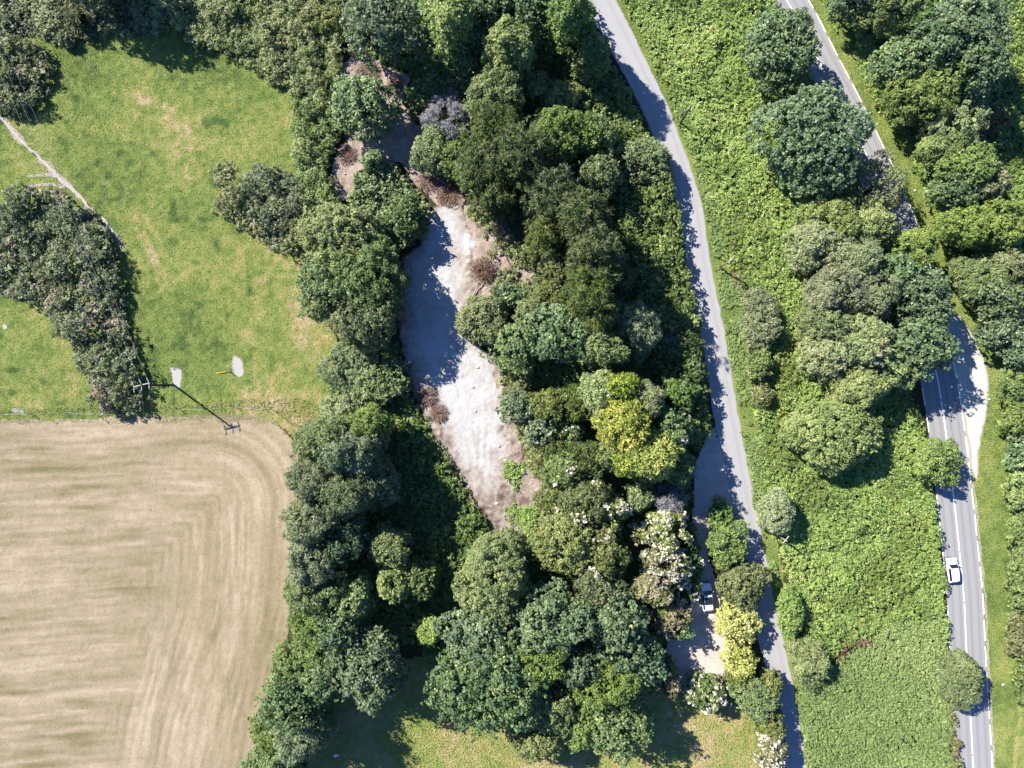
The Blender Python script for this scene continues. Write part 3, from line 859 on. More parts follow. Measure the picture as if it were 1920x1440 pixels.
# ---- the parking track beside the lane
TRACK = WP([(1338, 795), (1352, 840), (1362, 900), (1372, 960), (1352, 960), (1330, 985), (1328, 1040), (1345, 1090), (1350, 1150), (1358, 1190), (1372, 1225), (1368, 1260), (1345, 1290), (1290, 1300), (1255, 1280), (1245, 1240), (1250, 1205), (1290, 1185), (1298, 1120), (1300, 1060), (1303, 1010), (1296, 970), (1302, 930), (1300, 880), (1318, 835), (1330, 815)])
m, nt, out = new_mat("dusty_track")
p = wpos(nt); f = noise(nt, 2.5, 7, .75, p); f2 = noise(nt, .5, 4, .7, p, .6)
c = ramp(nt, math_(nt, 'ADD', math_(nt, 'MULTIPLY', f, .45), math_(nt, 'MULTIPLY', f2, .6)), [(.3, (.40, .33, .28)), (.55, (.62, .55, .49)), (.75, (.78, .72, .67))])
principled(nt, out, c, .95, .1, f, .08)
sheet("track", TRACK, .3, .016, m, None, .5, relief=lambda P, sd: .02 + .05 * vnoise(P[:, 0], P[:, 1], 1.2, 171))

# ---- tarmac
def tarmac(name, lo, hi, wheel, wcol):
    m, nt, out = new_mat(name)
    p = wpos(nt); f = noise(nt, 9, 6, .8, p); f2 = noise(nt, .45, 6, .72, p, .4)
    c = mix(nt, math_(nt, 'ADD', math_(nt, 'MULTIPLY', f, .45), math_(nt, 'MULTIPLY', f2, .55)), lo, hi)
    a = math_(nt, 'ABSOLUTE', attr(nt, "across"))
    w = None
    for ctr, wd in wheel:
        q = math_(nt, 'SUBTRACT', 1.0, math_(nt, 'DIVIDE', math_(nt, 'ABSOLUTE', math_(nt, 'SUBTRACT', a, ctr)), wd), True)
        w = q if w is None else math_(nt, 'MAXIMUM', w, q)
    c = mix(nt, math_(nt, 'MULTIPLY', w, .75), c, wcol)
    e = math_(nt, 'MULTIPLY', math_(nt, 'SUBTRACT', a, .90), 9.0, True)
    c = mix(nt, math_(nt, 'MULTIPLY', e, f2), c, (.27, .24, .20))
    principled(nt, out, c, .85, .3, f, .012)
    return m
LANE_M = tarmac("lane_tarmac", (.33, .32, .322), (.50, .488, .49), [(.48, .22)], (.36, .352, .358))
ROAD_M = tarmac("road_tarmac", (.315, .31, .315), (.385, .378, .38), [(.28, .13), (.70, .13)], (.262, .258, .266))
ribbon("lane", LANE, [w * 2 * S * .965 for _, _, w in LANE_PX], .034, LANE_M, .35, 8)
# right half of the road is a little wider than the left: centre line offset
rc = ROAD.copy(); rc[:, 0] += 2.0 * S
ribbon("main_road", rc, 72 * S * .955, .034, ROAD_M, .12, 10)

m, nt, out = new_mat("road_paint")
p = wpos(nt); f = noise(nt, 7, 5, .8, p)
principled(nt, out, mix(nt, math_(nt, 'MULTIPLY', f, .55), (.80, .79, .77), (.52, .51, .50)), .7, .3, gain=1.0)
PAINT = m
m, nt, out = new_mat("cream_paint")
p = wpos(nt); f = noise(nt, 7, 5, .8, p)
principled(nt, out, mix(nt, math_(nt, 'MULTIPLY', f, .6), (.78, .74, .62), (.50, .47, .40)), .7, .3, gain=1.0)
EDGEP = m

def offset_curve(line, off):
    t = np.concatenate([[0], np.cumsum(np.hypot(*np.diff(line, axis=0).T))])
    tt = np.arange(0, t[-1], .5)
    C = catmull(line, t, tt)
    T = np.gradient(C, axis=0); T /= np.hypot(T[:, 0], T[:, 1])[:, None]
    return C + np.stack([-T[:, 1], T[:, 0]], 1) * off, tt
def dashes(name, line, off, wid, on, offl, mat, phase, z, y0=None, y1=None):
    C, tt = offset_curve(line, off)
    V = []; F = []
    s = phase
    T = np.gradient(C, axis=0); T /= np.hypot(T[:, 0], T[:, 1])[:, None]
    Nn = np.stack([-T[:, 1], T[:, 0]], 1)
    L = tt[-1]
    while s < L - on:
        u = np.linspace(s, s + on, max(2, int(on / .8) + 1))
        cx = np.interp(u, tt, C[:, 0]); cy = np.interp(u, tt, C[:, 1]); nx = np.interp(u, tt, Nn[:, 0]); ny = np.interp(u, tt, Nn[:, 1])
        if (y0 is None or cy[0] < y0) and (y1 is None or cy[-1] > y1):
            b = len(V)
            for k in range(len(u)):
                V.append((cx[k] + nx[k] * wid / 2, cy[k] + ny[k] * wid / 2, z)); V.append((cx[k] - nx[k] * wid / 2, cy[k] - ny[k] * wid / 2, z))
            for k in range(len(u) - 1):
                F.append([b + 2 * k, b + 2 * k + 1, b + 2 * k + 3, b + 2 * k + 2])
        s += on + offl
    return structure(mesh_obj(name, V, F, mat, None, (0, 0, 0)))
yb = W(0, 640)[1]
dashes("road_markings", ROAD, 0.0, .20, 8.6, .35, PAINT, 1.0, .042, y0=yb)          # long centre dashes by the bend
dashes("road_markings", ROAD, 0.0, .13, 2.2, 3.6, PAINT, 2.5, .042, y1=yb)
dashes("road_markings", ROAD, 3.32, .20, 3.6, 1.0, EDGEP, .6, .042)                  # edge lines (offset to the left of travel = east)
dashes("road_markings", ROAD, -2.95, .16, 3.2, 1.6, EDGEP, 1.2, .042)

m, nt, out = new_mat("dusty_shoulder")
p = wpos(nt); f = noise(nt, 3, 6, .75, p)
principled(nt, out, mix(nt, f, (.33, .30, .22), (.58, .53, .44)), .95, .1, f, .03)
oc, ott = offset_curve(ROAD, 3.72)
oc = oc[oc[:, 1] < W(0, 760)[1]]
ribbon("road_shoulder", oc[::6], .42, .030, m, .35, 3, seed=9)
LAYBY = WP([(1776, 585), (1795, 590), (1814, 614), (1833, 648), (1848, 682), (1854, 715), (1852, 755), (1844, 800), (1836, 845), (1832, 905), (1812, 860), (1796, 777), (1786, 725), (1774, 670), (1766, 622)])
m, nt, out = new_mat("pale_gravel")
p = wpos(nt); f = noise(nt, 4, 7, .8, p); f2 = noise(nt, .6, 4, .6, p)
c = mix(nt, f, (.50, .48, .44), (.72, .71, .68))
c = mix(nt, math_(nt, 'MULTIPLY', math_(nt, 'SUBTRACT', .55, attr(nt, "edge")), 1.2, True), c, (.36, .31, .26))
principled(nt, out, c, .95, .1, f, .05)
sheet("layby", LAYBY, .2, .028, m, None, .35)

# ------------------------------------------------------------------ trees and bushes
# name, x, y, rx, ry (crown in photograph pixels), height m, habit, label, options
TREES = [
 # along the top edge, left to right
 ('spreading_tree', 158, -62, 78, 62, 14.6, 'sycamore', 'broad dark tree at the very top edge shading the scrub beside the meadow corner', {}),
 ('juniper_bush', 150, 38, 20, 24, 4.2, 'yew', 'small dark pointed evergreen bush in the scrub at the top left', {}),
 ('small_bush', 118, 72, 19, 15, 2.5, 'thicket', 'low round bush standing on the meadow edge below the top left scrub', {'cat': 'bush'}),
 ('hawthorn_bush', 616, 42, 30, 27, 3.9, 'hawthorn', 'brown tinged hawthorn bush in the top scrub left of the dark sycamore', {'cat': 'bush'}),
 ('hawthorn_bush', 585, 28, 24, 24, 3.4, 'hawthorn', 'small olive brown bush in the top scrub beside the larger brown one', {'cat': 'bush'}),
 ('sycamore_tree', 716, 50, 74, 68, 14.0, 'sycamore', 'large blue green sycamore above the strip of cut brushwood near the top', {'tint0': .52}),
 ('lime_tree', 848, 48, 50, 52, 16.8, 'lime', 'yellow green round tree in the dark wood at the top', {}),
 ('broad_tree', 920, 18, 46, 42, 14.6, 'sycamore', 'bluish tree at the top edge right of the yellow green tree', {'tint0': .45}),
 ('broad_tree', 985, 40, 44, 48, 13.4, 'sycamore', 'dark bluish tree at the top between the pale ash and the lane side tree', {'tint0': .38}),
 ('ash_tree', 955, 102, 47, 46, 16.2, 'ash', 'pale grey green ash just below the top bluish trees', {'tint0': .55}),
 ('ash_tree', 1066, 40, 42, 52, 17.9, 'ash', 'tall green tree at the top nearest to the lane, shading the tarmac', {'tint0': .45}),
 ('broad_tree', 1032, 12, 42, 36, 15.7, 'sycamore', 'dark crown cut by the top edge, left of the lane side tree', {'tint0': .4}),
 ('ash_tree', 930, 186, 52, 56, 13.0, 'ash', 'light ash with feathery rounded crown north of the dark yews', {'tint0': .58}),
 ('grey_bush', 1046, 188, 44, 34, 6.7, 'sallow', 'greyish sallow bush between the light ash and the lane bank', {'tint0': .55, 'cat': 'bush'}),
 ('ash_tree', 1000, 172, 36, 32, 9.0, 'ash', 'small green tree wedged between the light ash and the greyish sallow', {}),
 ('ash_tree', 1052, 255, 66, 52, 12.3, 'ash', 'pale green bushy tree with many tips above the dark hollow by the lane', {'tint0': .52}),
 ('ash_tree', 1118, 262, 44, 38, 8.4, 'ash', 'green tree on the bank between the pale bushy tree and the roadside shrub', {'tint0': .48}),
 ('sallow_bush', 1212, 302, 54, 42, 6.5, 'sallow', 'rounded shrub leaning out over the left edge of the lane at its bend', {'tint0': .5, 'cat': 'bush'}),
 # around the cut
 ('sycamore_tree', 682, 200, 60, 54, 9.5, 'sycamore', 'sycamore with yellow tipped leaves standing alone in the bare brown cutting', {'compact': True, 'tint0': .60}),
 ('juniper_bush', 617, 168, 20, 27, 4.5, 'yew', 'small bright dark-green evergreen left of the sycamore in the cutting', {'tint0': .55}),
 ('sapling_tree', 703, 300, 22, 20, 5.0, 'sycamore', 'small pale sycamore sapling at the top of the bramble mound', {'tint0': .62}),
 ('twiggy_bush', 838, 222, 50, 36, 5.6, 'grey', 'silver grey twiggy bush half bare beside the light ash', {'cat': 'bush', 'twigs': 26, 'sparse': .85}),
 ('sallow_bush', 808, 284, 36, 42, 6.2, 'sallow', 'grey green rounded bush below the silver twiggy one', {'tint0': .45, 'cat': 'bush'}),
 ('ash_tree', 848, 300, 30, 36, 6.0, 'ash', 'green leafy tree between the grey green bush and the dark yews', {'tint0': .45}),
 # dark evergreen wood
 ('yew_tree', 930, 252, 46, 44, 15.0, 'yew', 'dark olive yew, northernmost of the evergreens in the middle wood', {'tint0': .46}),
 ('yew_tree', 982, 300, 52, 52, 18.0, 'yew', 'tallest dark yew at the heart of the middle wood', {'tint0': .42}),
 ('yew_tree', 905, 318, 44, 44, 14.0, 'yew', 'olive yew on the quarry side of the tallest yew', {'tint0': .54}),
 ('yew_tree', 930, 372, 44, 38, 11.5, 'yew', 'yew with ragged outline beside the top of the chalk floor', {'tint0': .48}),
 ('yew_tree', 1030, 372, 48, 46, 17.0, 'yew', 'yew right of centre of the dark wood with tufted branches', {'tint0': .48}),
 ('yew_tree', 1082, 410, 44, 46, 20, 'yew', 'outermost yew on the lane side casting the long shadow over the bramble bank', {'tint0': .46}),
 ('yew_tree', 1024, 440, 38, 38, 13.0, 'yew', 'yew with lit tips below the tufted yew', {'tint0': .56}),
 ('yew_tree', 1106, 476, 42, 40, 20, 'yew', 'dark yew at the lower right of the evergreen wood', {'tint0': .46}),
 ('yew_tree', 1052, 498, 40, 36, 9.0, 'hawthorn', 'olive brown evergreen above the shaded gap with fallen logs', {'tint0': .40}),
 ('yew_tree', 1010, 470, 32, 28, 7.0, 'hawthorn', 'ragged olive bush beside the uprooted brown stump', {'tint0': .40}),
 ('yew_tree', 1104, 548, 44, 40, 19, 'yew', 'yew at the south end of the evergreen wood', {'tint0': .50}),
 ('scrub_bush', 1040, 556, 42, 34, 6.0, 'hawthorn', 'olive scrub bush between the fallen log and the blue green trees', {'tint0': .42, 'cat': 'bush'}),
 # west hedge and the big trees left of the quarry
 ('broad_tree', 640, 452, 84, 66, 12, 'sallow', 'big rounded olive tree left of the quarry at the meadow edge', {'tint0': .48}),
 ('oak_tree', 690, 520, 68, 66, 13, 'ash', 'big oak like tree with clumped crown shading the chalk floor', {'tint0': .45}),
 ('oak_tree', 620, 540, 56, 58, 12.0, 'ash', 'lower left half of the big tree group on the meadow edge', {'tint0': .46}),
 ('oak_tree', 690, 604, 62, 48, 12, 'ash', 'clumped tree at the lower end of the big group beside the chalk', {'tint0': .46}),
 ('ivy_bush', 756, 414, 36, 46, 6.7, 'ivy', 'ivy covered bush at the top corner of the chalk floor', {'tint0': .5, 'cat': 'bush'}),
 ('larch_bush', 655, 690, 46, 42, 5.0, 'larch', 'bluish feathery bush at the meadow edge below the big trees', {'tint0': .5, 'cat': 'bush'}),
 ('sallow_bush', 694, 726, 44, 40, 5.5, 'sallow', 'spreading grey green bush with starry twigs over the field corner', {'tint0': .48, 'cat': 'bush', 'twigs': 8}),
 ('ivy_bush', 738, 705, 34, 40, 4.5, 'ivy', 'ivy bush between the starry twigged bush and the shaded chalk', {'tint0': .5, 'cat': 'bush'}),
 ('sallow_bush', 640, 776, 46, 32, 7.0, 'sallow', 'grey green bush at the rounded corner of the stubble field', {'cat': 'bush'}),
 ('larch_tree', 612, 826, 52, 46, 14.7, 'larch', 'uppermost bluish conifer of the hedgerow along the stubble', {'tint0': .5}),
 ('ash_tree', 690, 800, 46, 36, 11.5, 'ash', 'light green tree behind the uppermost bluish conifer', {'tint0': .55}),
 ('larch_tree', 664, 846, 50, 46, 16.0, 'larch', 'dark sided conifer second row back from the field corner', {'tint0': .40}),
 ('larch_tree', 600, 902, 46, 46, 15.4, 'larch', 'bluish conifer in the hedgerow, second down the stubble edge', {'tint0': .5}),
 ('broad_tree', 655, 925, 50, 48, 16.0, 'larch', 'dark tree in the second row beside the second hedgerow conifer', {'tint0': .36}),
 ('larch_tree', 592, 972, 46, 44, 15.4, 'larch', 'feathery green conifer halfway down the stubble edge', {'tint0': .54}),
 ('broad_tree', 650, 1005, 46, 46, 14.1, 'sycamore', 'shaded broadleaf behind the halfway conifer', {'tint0': .36}),
 ('larch_tree', 596, 1038, 46, 42, 14.7, 'larch', 'blue grey conifer leaning out over the stubble', {'tint0': .56}),
 ('larch_tree', 582, 1104, 48, 42, 13.4, 'larch', 'bluest conifer of the hedgerow with spiky outline', {'tint0': .52}),
 ('ash_tree', 632, 1092, 36, 46, 12.2, 'ash', 'olive tree behind the bluest conifer', {'tint0': .42}),
 ('ash_tree', 596, 1172, 46, 42, 11.5, 'ash', 'green tree where the hedgerow bends to the left', {'tint0': .48}),
 ('hawthorn_tree', 570, 1236, 56, 44, 10.9, 'ash', 'bright leafy tree at the outer bend of the hedgerow', {'tint0': .50}),
 ('broad_tree', 556, 1300, 56, 48, 15, 'sycamore', 'blue green tree below the outer bend of the hedgerow', {'tint0': .50}),
 ('ash_tree', 520, 1362, 46, 42, 10.2, 'ash', 'green tree near the bottom of the hedgerow', {'tint0': .52}),
 ('larch_tree', 570, 1372, 44, 44, 15, 'larch', 'shaded tree by the clearing near the bottom of the hedgerow', {'tint0': .42}),
 ('ash_tree', 512, 1432, 44, 36, 13, 'ash', 'lowest tree of the hedgerow, cut by the bottom edge', {'tint0': .50}),
 # hollow in the lower left wood
 ('ash_tree', 728, 1022, 42, 36, 10.9, 'ash', 'tree with one sunlit crown in the shaded hollow', {'tint0': .6}),
 ('ivy_tree', 742, 1092, 34, 36, 10.9, 'ivy', 'ivy clad tree with pale yellow leaf tips in the hollow', {'tint0': .66}),
 ('ivy_tree', 668, 1122, 36, 46, 11.5, 'ivy', 'ivy clad tree with yellowish tips left of the pale tipped one', {'tint0': .62}),
 ('sycamore_tree', 690, 1246, 64, 62, 15, 'sycamore', 'round blue green sycamore standing on the shaded clearing', {'compact': True, 'tint0': .58}),
 ('pampas_bush', 806, 1184, 26, 24, 5.1, 'bramble', 'small pale shrub with bare twigs in the shade left of the big sycamore', {'cat': 'bush', 'twigs': 9}),
 # big group at the bottom centre
 ('feathery_tree', 926, 1088, 67, 83, 14.1, 'sallow', 'feathery olive tree at the lower end of the chalk floor', {'tint0': .50}),
 ('sycamore_tree', 898, 1196, 65, 63, 14.7, 'sycamore', 'sycamore below the feathery olive tree, on the shaded side', {'tint0': .54}),
 ('sycamore_tree', 930, 1280, 99, 92, 16.0, 'sycamore', 'biggest sycamore of the bottom group, overhanging the clearing', {'compact': True, 'tint0': .56}),
 ('sycamore_tree', 1034, 1160, 67, 65, 16.0, 'sycamore', 'sycamore in the middle of the bottom group', {'tint0': .56}),
 ('sycamore_tree', 1010, 1226, 56, 49, 14.1, 'ash', 'greener tree squeezed between the bottom sycamores', {'tint0': .50}),
 ('sycamore_tree', 1160, 1180, 58, 74, 14.0, 'sycamore', 'tall sycamore on the right of the bottom group next to the track', {'tint0': .56}),
 ('ash_tree', 1140, 1272, 49, 47, 13.4, 'ash', 'olive green tree below the tall right hand sycamore', {'tint0': .48}),
 ('chestnut_tree', 1160, 1352, 58, 54, 12.8, 'sycamore', 'tree with long drooping leaf fans at the clearing edge', {'tint0': .62, 'cover': .7}),
 ('sallow_tree', 1030, 1320, 58, 52, 12.2, 'sallow', 'grey green tree at the lower edge of the bottom group', {'tint0': .55}),
 ('sallow_bush', 1010, 1382, 52, 38, 9.0, 'sallow', 'lowest grey green bush of the bottom group on the dry grass', {'tint0': .55, 'cat': 'bush'}),
 ('hawthorn_tree', 1062, 1016, 62, 60, 10.9, 'hawthorn', 'rounded olive hawthorn at the lower right of the quarry', {'tint0': .54}),
 ('elder_tree', 1138, 1034, 40, 52, 10.9, 'hawthorn', 'dark olive elder with a few cream flower heads beside the hawthorn', {'tint0': .40, 'bloom': ('cream', .10, -.4, -.9)}),
 ('elder_tree', 1100, 940, 52, 44, 10.9, 'hawthorn', 'elder flecked with cream flower heads above the rounded hawthorn', {'tint0': .42, 'bloom': ('cream', .16, .2, .2)}),
 ('elder_tree', 1052, 884, 44, 38, 9.6, 'ash', 'elder with scattered cream heads at the edge of the bare bank', {'tint0': .40, 'bloom': ('cream', .12, 0, .4)}),
 # right side of the quarry
 ('sallow_bush', 906, 598, 46, 44, 6.0, 'sallow', 'rounded grey green bush bulging onto the chalk floor', {'compact': True, 'tint0': .52, 'cat': 'bush'}),
 ('sycamore_tree', 968, 650, 42, 42, 8.5, 'sycamore', 'blue green sycamore at the quarry edge below the rounded bush', {'tint0': .58}),
 ('sycamore_tree', 1058, 628, 58, 50, 12.0, 'sycamore', 'blue green tree with bare twigs in the middle of the right wood', {'tint0': .52, 'twigs': 8}),
 ('ash_tree', 1128, 655, 44, 36, 13.5, 'ash', 'olive green tree above the golden one', {'tint0': .45}),
 ('grey_conifer', 1190, 618, 42, 50, 12, 'larch', 'bluish conifer standing in deep shade right of the wood', {'tint0': .45}),
 ('white_twig_bush', 1252, 636, 22, 24, 3.2, 'grey', 'small grey twiggy bush in the shade of the bank', {'cat': 'bush', 'twigs': 10, 'sparse': .5}),
 ('sycamore_tree', 970, 762, 36, 32, 7.7, 'sycamore', 'small blue green tree on the right bank of the quarry', {'tint0': .58}),
 ('olive_bush', 1032, 762, 42, 34, 8.3, 'hawthorn', 'olive bush right of the small blue green tree on the bank', {'tint0': .36, 'cat': 'bush'}),
 ('elder_bush', 1062, 812, 30, 32, 6.0, 'sycamore', 'bush with a large cream flower patch left of the golden tree', {'tint0': .48, 'cat': 'bush', 'bloom': ('cream', .34, .3, .1)}),
 ('sycamore_tree', 1012, 806, 34, 30, 7.7, 'sycamore', 'bluish bush below the small blue green tree on the bank', {'tint0': .56}),
 ('olive_bush', 1044, 846, 32, 28, 7.7, 'yew', 'dark olive bush below the cream patched one', {'tint0': .5, 'cat': 'bush'}),
 # golden group
 ('robinia_tree', 1122, 738, 38, 44, 13.0, 'ash', 'light green feathery tree against the left side of the golden tree', {'tint0': .66}),
 ('golden_tree', 1160, 726, 34, 28, 14.5, 'gold', 'small golden crown at the top of the yellow group', {'tint0': .42}),
 ('golden_tree', 1166, 790, 42, 50, 16, 'gold', 'bright golden tree in the middle of the yellow group', {'tint0': .50}),
 ('golden_tree', 1218, 848, 54, 44, 16, 'gold', 'brightest golden tree, lowest and widest of the yellow group', {'tint0': .56}),
 ('golden_tree', 1178, 862, 32, 30, 13.0, 'gold', 'golden green crown at the lower left of the yellow group', {'tint0': .44}),
 ('willow_tree', 1206, 752, 36, 34, 13.5, 'willow', 'grey green feathery tree right of the golden crowns', {'tint0': .48, 'twigs': 6}),
 ('green_tree', 1252, 806, 42, 40, 12.5, 'ivy', 'dark green tree right of the golden group with pale blossom', {'tint0': .46, 'bloom': ('cream', .08, .9, 0)}),
 ('green_tree', 1264, 868, 36, 38, 11.0, 'ivy', 'dark green tree below the pale blossomed one at the layby', {'tint0': .46}),
 ('larch_tree', 1134, 858, 26, 24, 9.0, 'larch', 'small bluish conifer under the left edge of the golden group', {'tint0': .52}),
 ('small_tree', 1198, 928, 32, 30, 6.5, 'ash', 'small light green tree below the golden group', {'tint0': .62}),
 ('thorn_bush', 1256, 938, 30, 30, 7.0, 'grey', 'grey leafless bush above the cream flowered hedge', {'cat': 'bush', 'twigs': 16, 'sparse': .6}),
 # flowering hedge along the track and the shrubs round the car
 ('elder_tree', 1246, 992, 46, 40, 9, 'hawthorn', 'whitest flowering elder at the top of the track hedge', {'tint0': .40, 'bloom': ('cream', .75, -.1, .1)}),
 ('elder_tree', 1250, 1060, 44, 42, 8.5, 'hawthorn', 'cream flowering elder in the middle of the track hedge', {'tint0': .42, 'bloom': ('cream', .7, .3, -.1)}),
 ('elder_tree', 1226, 1100, 34, 32, 8.5, 'hawthorn', 'tan seeded bush on the wood side of the track hedge', {'tint0': .45, 'bloom': ('tan', .5, .2, -.2)}),
 ('buddleia_bush', 1262, 1152, 32, 36, 6.5, 'hawthorn', 'pinkish brown seeded bush at the lower end of the track hedge', {'tint0': .45, 'cat': 'bush', 'bloom': ('tan', .72, -.3, -.1)}),
 ('ivy_bush', 1296, 1062, 20, 62, 4, 'ivy', 'dark ivy bush along the track side with a few white specks', {'tint0': .40, 'cat': 'bush', 'bloom': ('cream', .10, .5, 0)}),
 ('laurel_bush', 1278, 1178, 24, 20, 5.6, 'sycamore', 'bluish leafy bush at the foot of the track hedge', {'tint0': .6, 'cat': 'bush'}),
 ('clipped_bush', 1364, 1018, 34, 42, 5.5, 'ash', 'dense green bush between the track and the lane', {'tint0': .58, 'cat': 'bush'}),
 ('clipped_bush', 1352, 968, 24, 26, 4.2, 'ivy', 'low shaded bush at the split of track and lane', {'tint0': .5, 'cat': 'bush'}),
 ('olive_bush', 1394, 1100, 46, 42, 6, 'hawthorn', 'rounded olive bush beside the parked car', {'tint0': .50, 'cat': 'bush'}),
 ('golden_bush', 1384, 1168, 40, 40, 5.5, 'palegold', 'large pale golden bush below the olive bush by the car', {'tint0': .55, 'cat': 'bush'}),
 ('golden_bush', 1388, 1240, 28, 32, 5, 'palegold', 'smaller pale golden bush, lower of the pair by the lane', {'tint0': .48, 'cat': 'bush'}),
 ('laurel_bush', 1386, 1276, 26, 20, 4.9, 'yew', 'small dark green bush under the lower golden bush', {'tint0': .62, 'cat': 'bush'}),
 ('flowering_bush', 1326, 1302, 40, 30, 5.6, 'ivy', 'rounded bush with white flower clusters at the foot of the track', {'tint0': .5, 'cat': 'bush', 'bloom': ('cream', .55, -.2, .1)}),
 ('seeded_bush', 1250, 1272, 21, 44, 6.3, 'hawthorn', 'narrow bush with pale seed heads on the left of the pale track end', {'tint0': .5, 'cat': 'bush', 'bloom': ('tan', .4, 0, .2)}),
 ('roadside_bush', 1418, 1308, 38, 36, 6.7, 'ash', 'green bush at the corner of clearing and lane', {'tint0': .54, 'cat': 'bush'}),
 ('roadside_bush', 1446, 1288, 20, 34, 5.6, 'hawthorn', 'brownish bush on the lane side of the corner bush', {'tint0': .6, 'cat': 'bush'}),
 ('roadside_bush', 1444, 1352, 30, 32, 5.9, 'hawthorn', 'olive bush overhanging the lane below the corner bush', {'tint0': .44, 'cat': 'bush'}),
 ('flowering_bush', 1448, 1404, 26, 40, 5.9, 'hawthorn', 'bush covered in white flowers at the bottom of the lane', {'tint0': .45, 'cat': 'bush', 'bloom': ('cream', .8, 0, .0)}),
 # between the two roads
 ('sycamore_tree', 1463, 94, 66, 70, 11.5, 'sycamore', 'large round sycamore against the upper part of the main road', {'tint0': .44, 'compact': True}),
 ('sycamore_tree', 1524, 262, 90, 92, 14.0, 'sycamore', 'largest dark round sycamore between the lane and the main road', {'tint0': .43, 'compact': True}),
 ('thin_willow', 1650, 346, 54, 52, 8.4, 'sallow', 'thin crowned willow with bare twigs hanging over the main road', {'tint0': .58, 'sparse': .62, 'twigs': 30, 'cover': .55}),
 ('willow_tree', 1560, 416, 62, 46, 9.5, 'sallow', 'grey green willow below the largest dark sycamore', {'tint0': .56}),
 ('willow_tree', 1532, 462, 52, 48, 10.1, 'sallow', 'willow on the left flank of the pale willow group', {'tint0': .58}),
 ('willow_tree', 1628, 424, 48, 42, 9.5, 'sallow', 'willow on the right flank of the group under the thin crowned willow', {'tint0': .52}),
 ('willow_tree', 1600, 486, 44, 40, 12.3, 'willow', 'palest rounded willow crown at the top of the pale group', {'tint0': .44}),
 ('green_tree', 1706, 466, 42, 34, 9.5, 'ash', 'light green tree overhanging the covered stretch of main road', {'tint0': .60}),
 ('bluish_tree', 1672, 510, 34, 34, 10.6, 'sycamore', 'bluish tree above the big roadside sycamore', {'tint0': .52}),
 ('willow_tree', 1568, 540, 52, 50, 11.8, 'willow', 'pale willow crown in the centre of the pale group', {'tint0': .42}),
 ('willow_tree', 1632, 548, 46, 46, 12.3, 'willow', 'pale willow crown with brownish flush on the right of the group', {'tint0': .40, 'bloom': ('tan', .12, .6, .1)}),
 ('willow_tree', 1544, 608, 44, 44, 10.6, 'sallow', 'greener willow at the lower left of the pale group', {'tint0': .58}),
 ('willow_tree', 1606, 640, 54, 52, 11.8, 'willow', 'big pale willow crown low in the group with pinkish patch', {'tint0': .42, 'bloom': ('tan', .10, .5, .6)}),
 ('willow_tree', 1548, 664, 42, 46, 10.1, 'sallow', 'green willow beside the low pale crown', {'tint0': .56}),
 ('willow_tree', 1604, 726, 52, 42, 9.5, 'sallow', 'lowest grey green willow of the pale group', {'tint0': .54}),
 ('sycamore_tree', 1722, 562, 56, 58, 12.3, 'sycamore', 'big sycamore leaning over the main road above the gravel layby', {'tint0': .58}),
 ('sycamore_tree', 1712, 644, 60, 56, 12.3, 'sycamore', 'sycamore shading the road beside the gravel layby', {'tint0': .60}),
 ('ash_tree', 1672, 690, 44, 40, 10.1, 'ash', 'greener tree at the foot of the layby sycamore', {'tint0': .52}),
 ('grey_bush', 1428, 602, 37, 54, 5.5, 'willow', 'tall oval grey bush right of the lane', {'compact': True, 'tint0': .42, 'cat': 'bush'}),
 ('green_bush', 1420, 684, 27, 27, 4.2, 'ash', 'round green bush below the tall oval grey bush', {'tint0': .55, 'cat': 'bush'}),
 ('olive_bush', 1430, 742, 20, 22, 3.6, 'hawthorn', 'small olive bush lowest of the three right of the lane', {'tint0': .45, 'cat': 'bush'}),
 ('sallow_tree', 1564, 818, 80, 70, 9.0, 'sallow', 'broad rounded sallow standing alone in the bright brambles', {'compact': True, 'tint0': .54}),
 ('roadside_tree', 1758, 866, 38, 44, 6.2, 'ash', 'leafy tree leaning over the left side of the main road', {'tint0': .60, 'shrub': False}),
 ('roadside_tree', 1804, 1274, 38, 54, 5.6, 'willow', 'pale rounded tree overhanging the main road near the bottom', {'compact': True, 'tint0': .40, 'shrub': False}),
 ('willow_bush', 1456, 962, 32, 42, 6.4, 'willow', 'drooping grey willow bush beside a pole right of the lane', {'compact': True, 'tint0': .46, 'cat': 'bush'}),
 ('willow_bush', 1516, 1246, 36, 42, 4.9, 'willow', 'drooping grey willow bush at the top of the nettle field', {'tint0': .46, 'cat': 'bush'}),
 ('green_bush', 1484, 1150, 22, 52, 4.3, 'bramble', 'narrow shaded bush along the lane opposite the golden bushes', {'tint0': .35, 'cat': 'bush'}),
 # east of the main road
 ('dark_tree', 1600, 8, 44, 30, 10.1, 'sycamore', 'dark tree at the top edge right of the main road', {'tint0': .42}),
 ('dark_tree', 1672, 14, 46, 42, 13.4, 'ash', 'shady tree at the top edge in front of the great sycamore', {'tint0': .40}),
 ('great_sycamore', 1806, 58, 74, 60, 15.7, 'sycamore', 'largest sycamore in the top right wood', {'tint0': .54}),
 ('sycamore_tree', 1742, 96, 54, 48, 14.0, 'sycamore', 'olive sycamore left of the largest one at the top right', {'tint0': .50}),
 ('sycamore_tree', 1812, 134, 52, 48, 14.6, 'sycamore', 'sycamore below the largest one, edging the deep shadow', {'tint0': .50}),
 ('bluish_tree', 1676, 128, 44, 44, 10.6, 'sycamore', 'bluish tree beside the verge at the top right', {'tint0': .52}),
 ('green_tree', 1714, 186, 60, 52, 10.1, 'ash', 'bright green tree nearest to the verge on the right', {'tint0': .56}),
 ('green_tree', 1762, 158, 44, 40, 11.8, 'ash', 'yellow flushed green tree behind the bright verge tree', {'tint0': .60}),
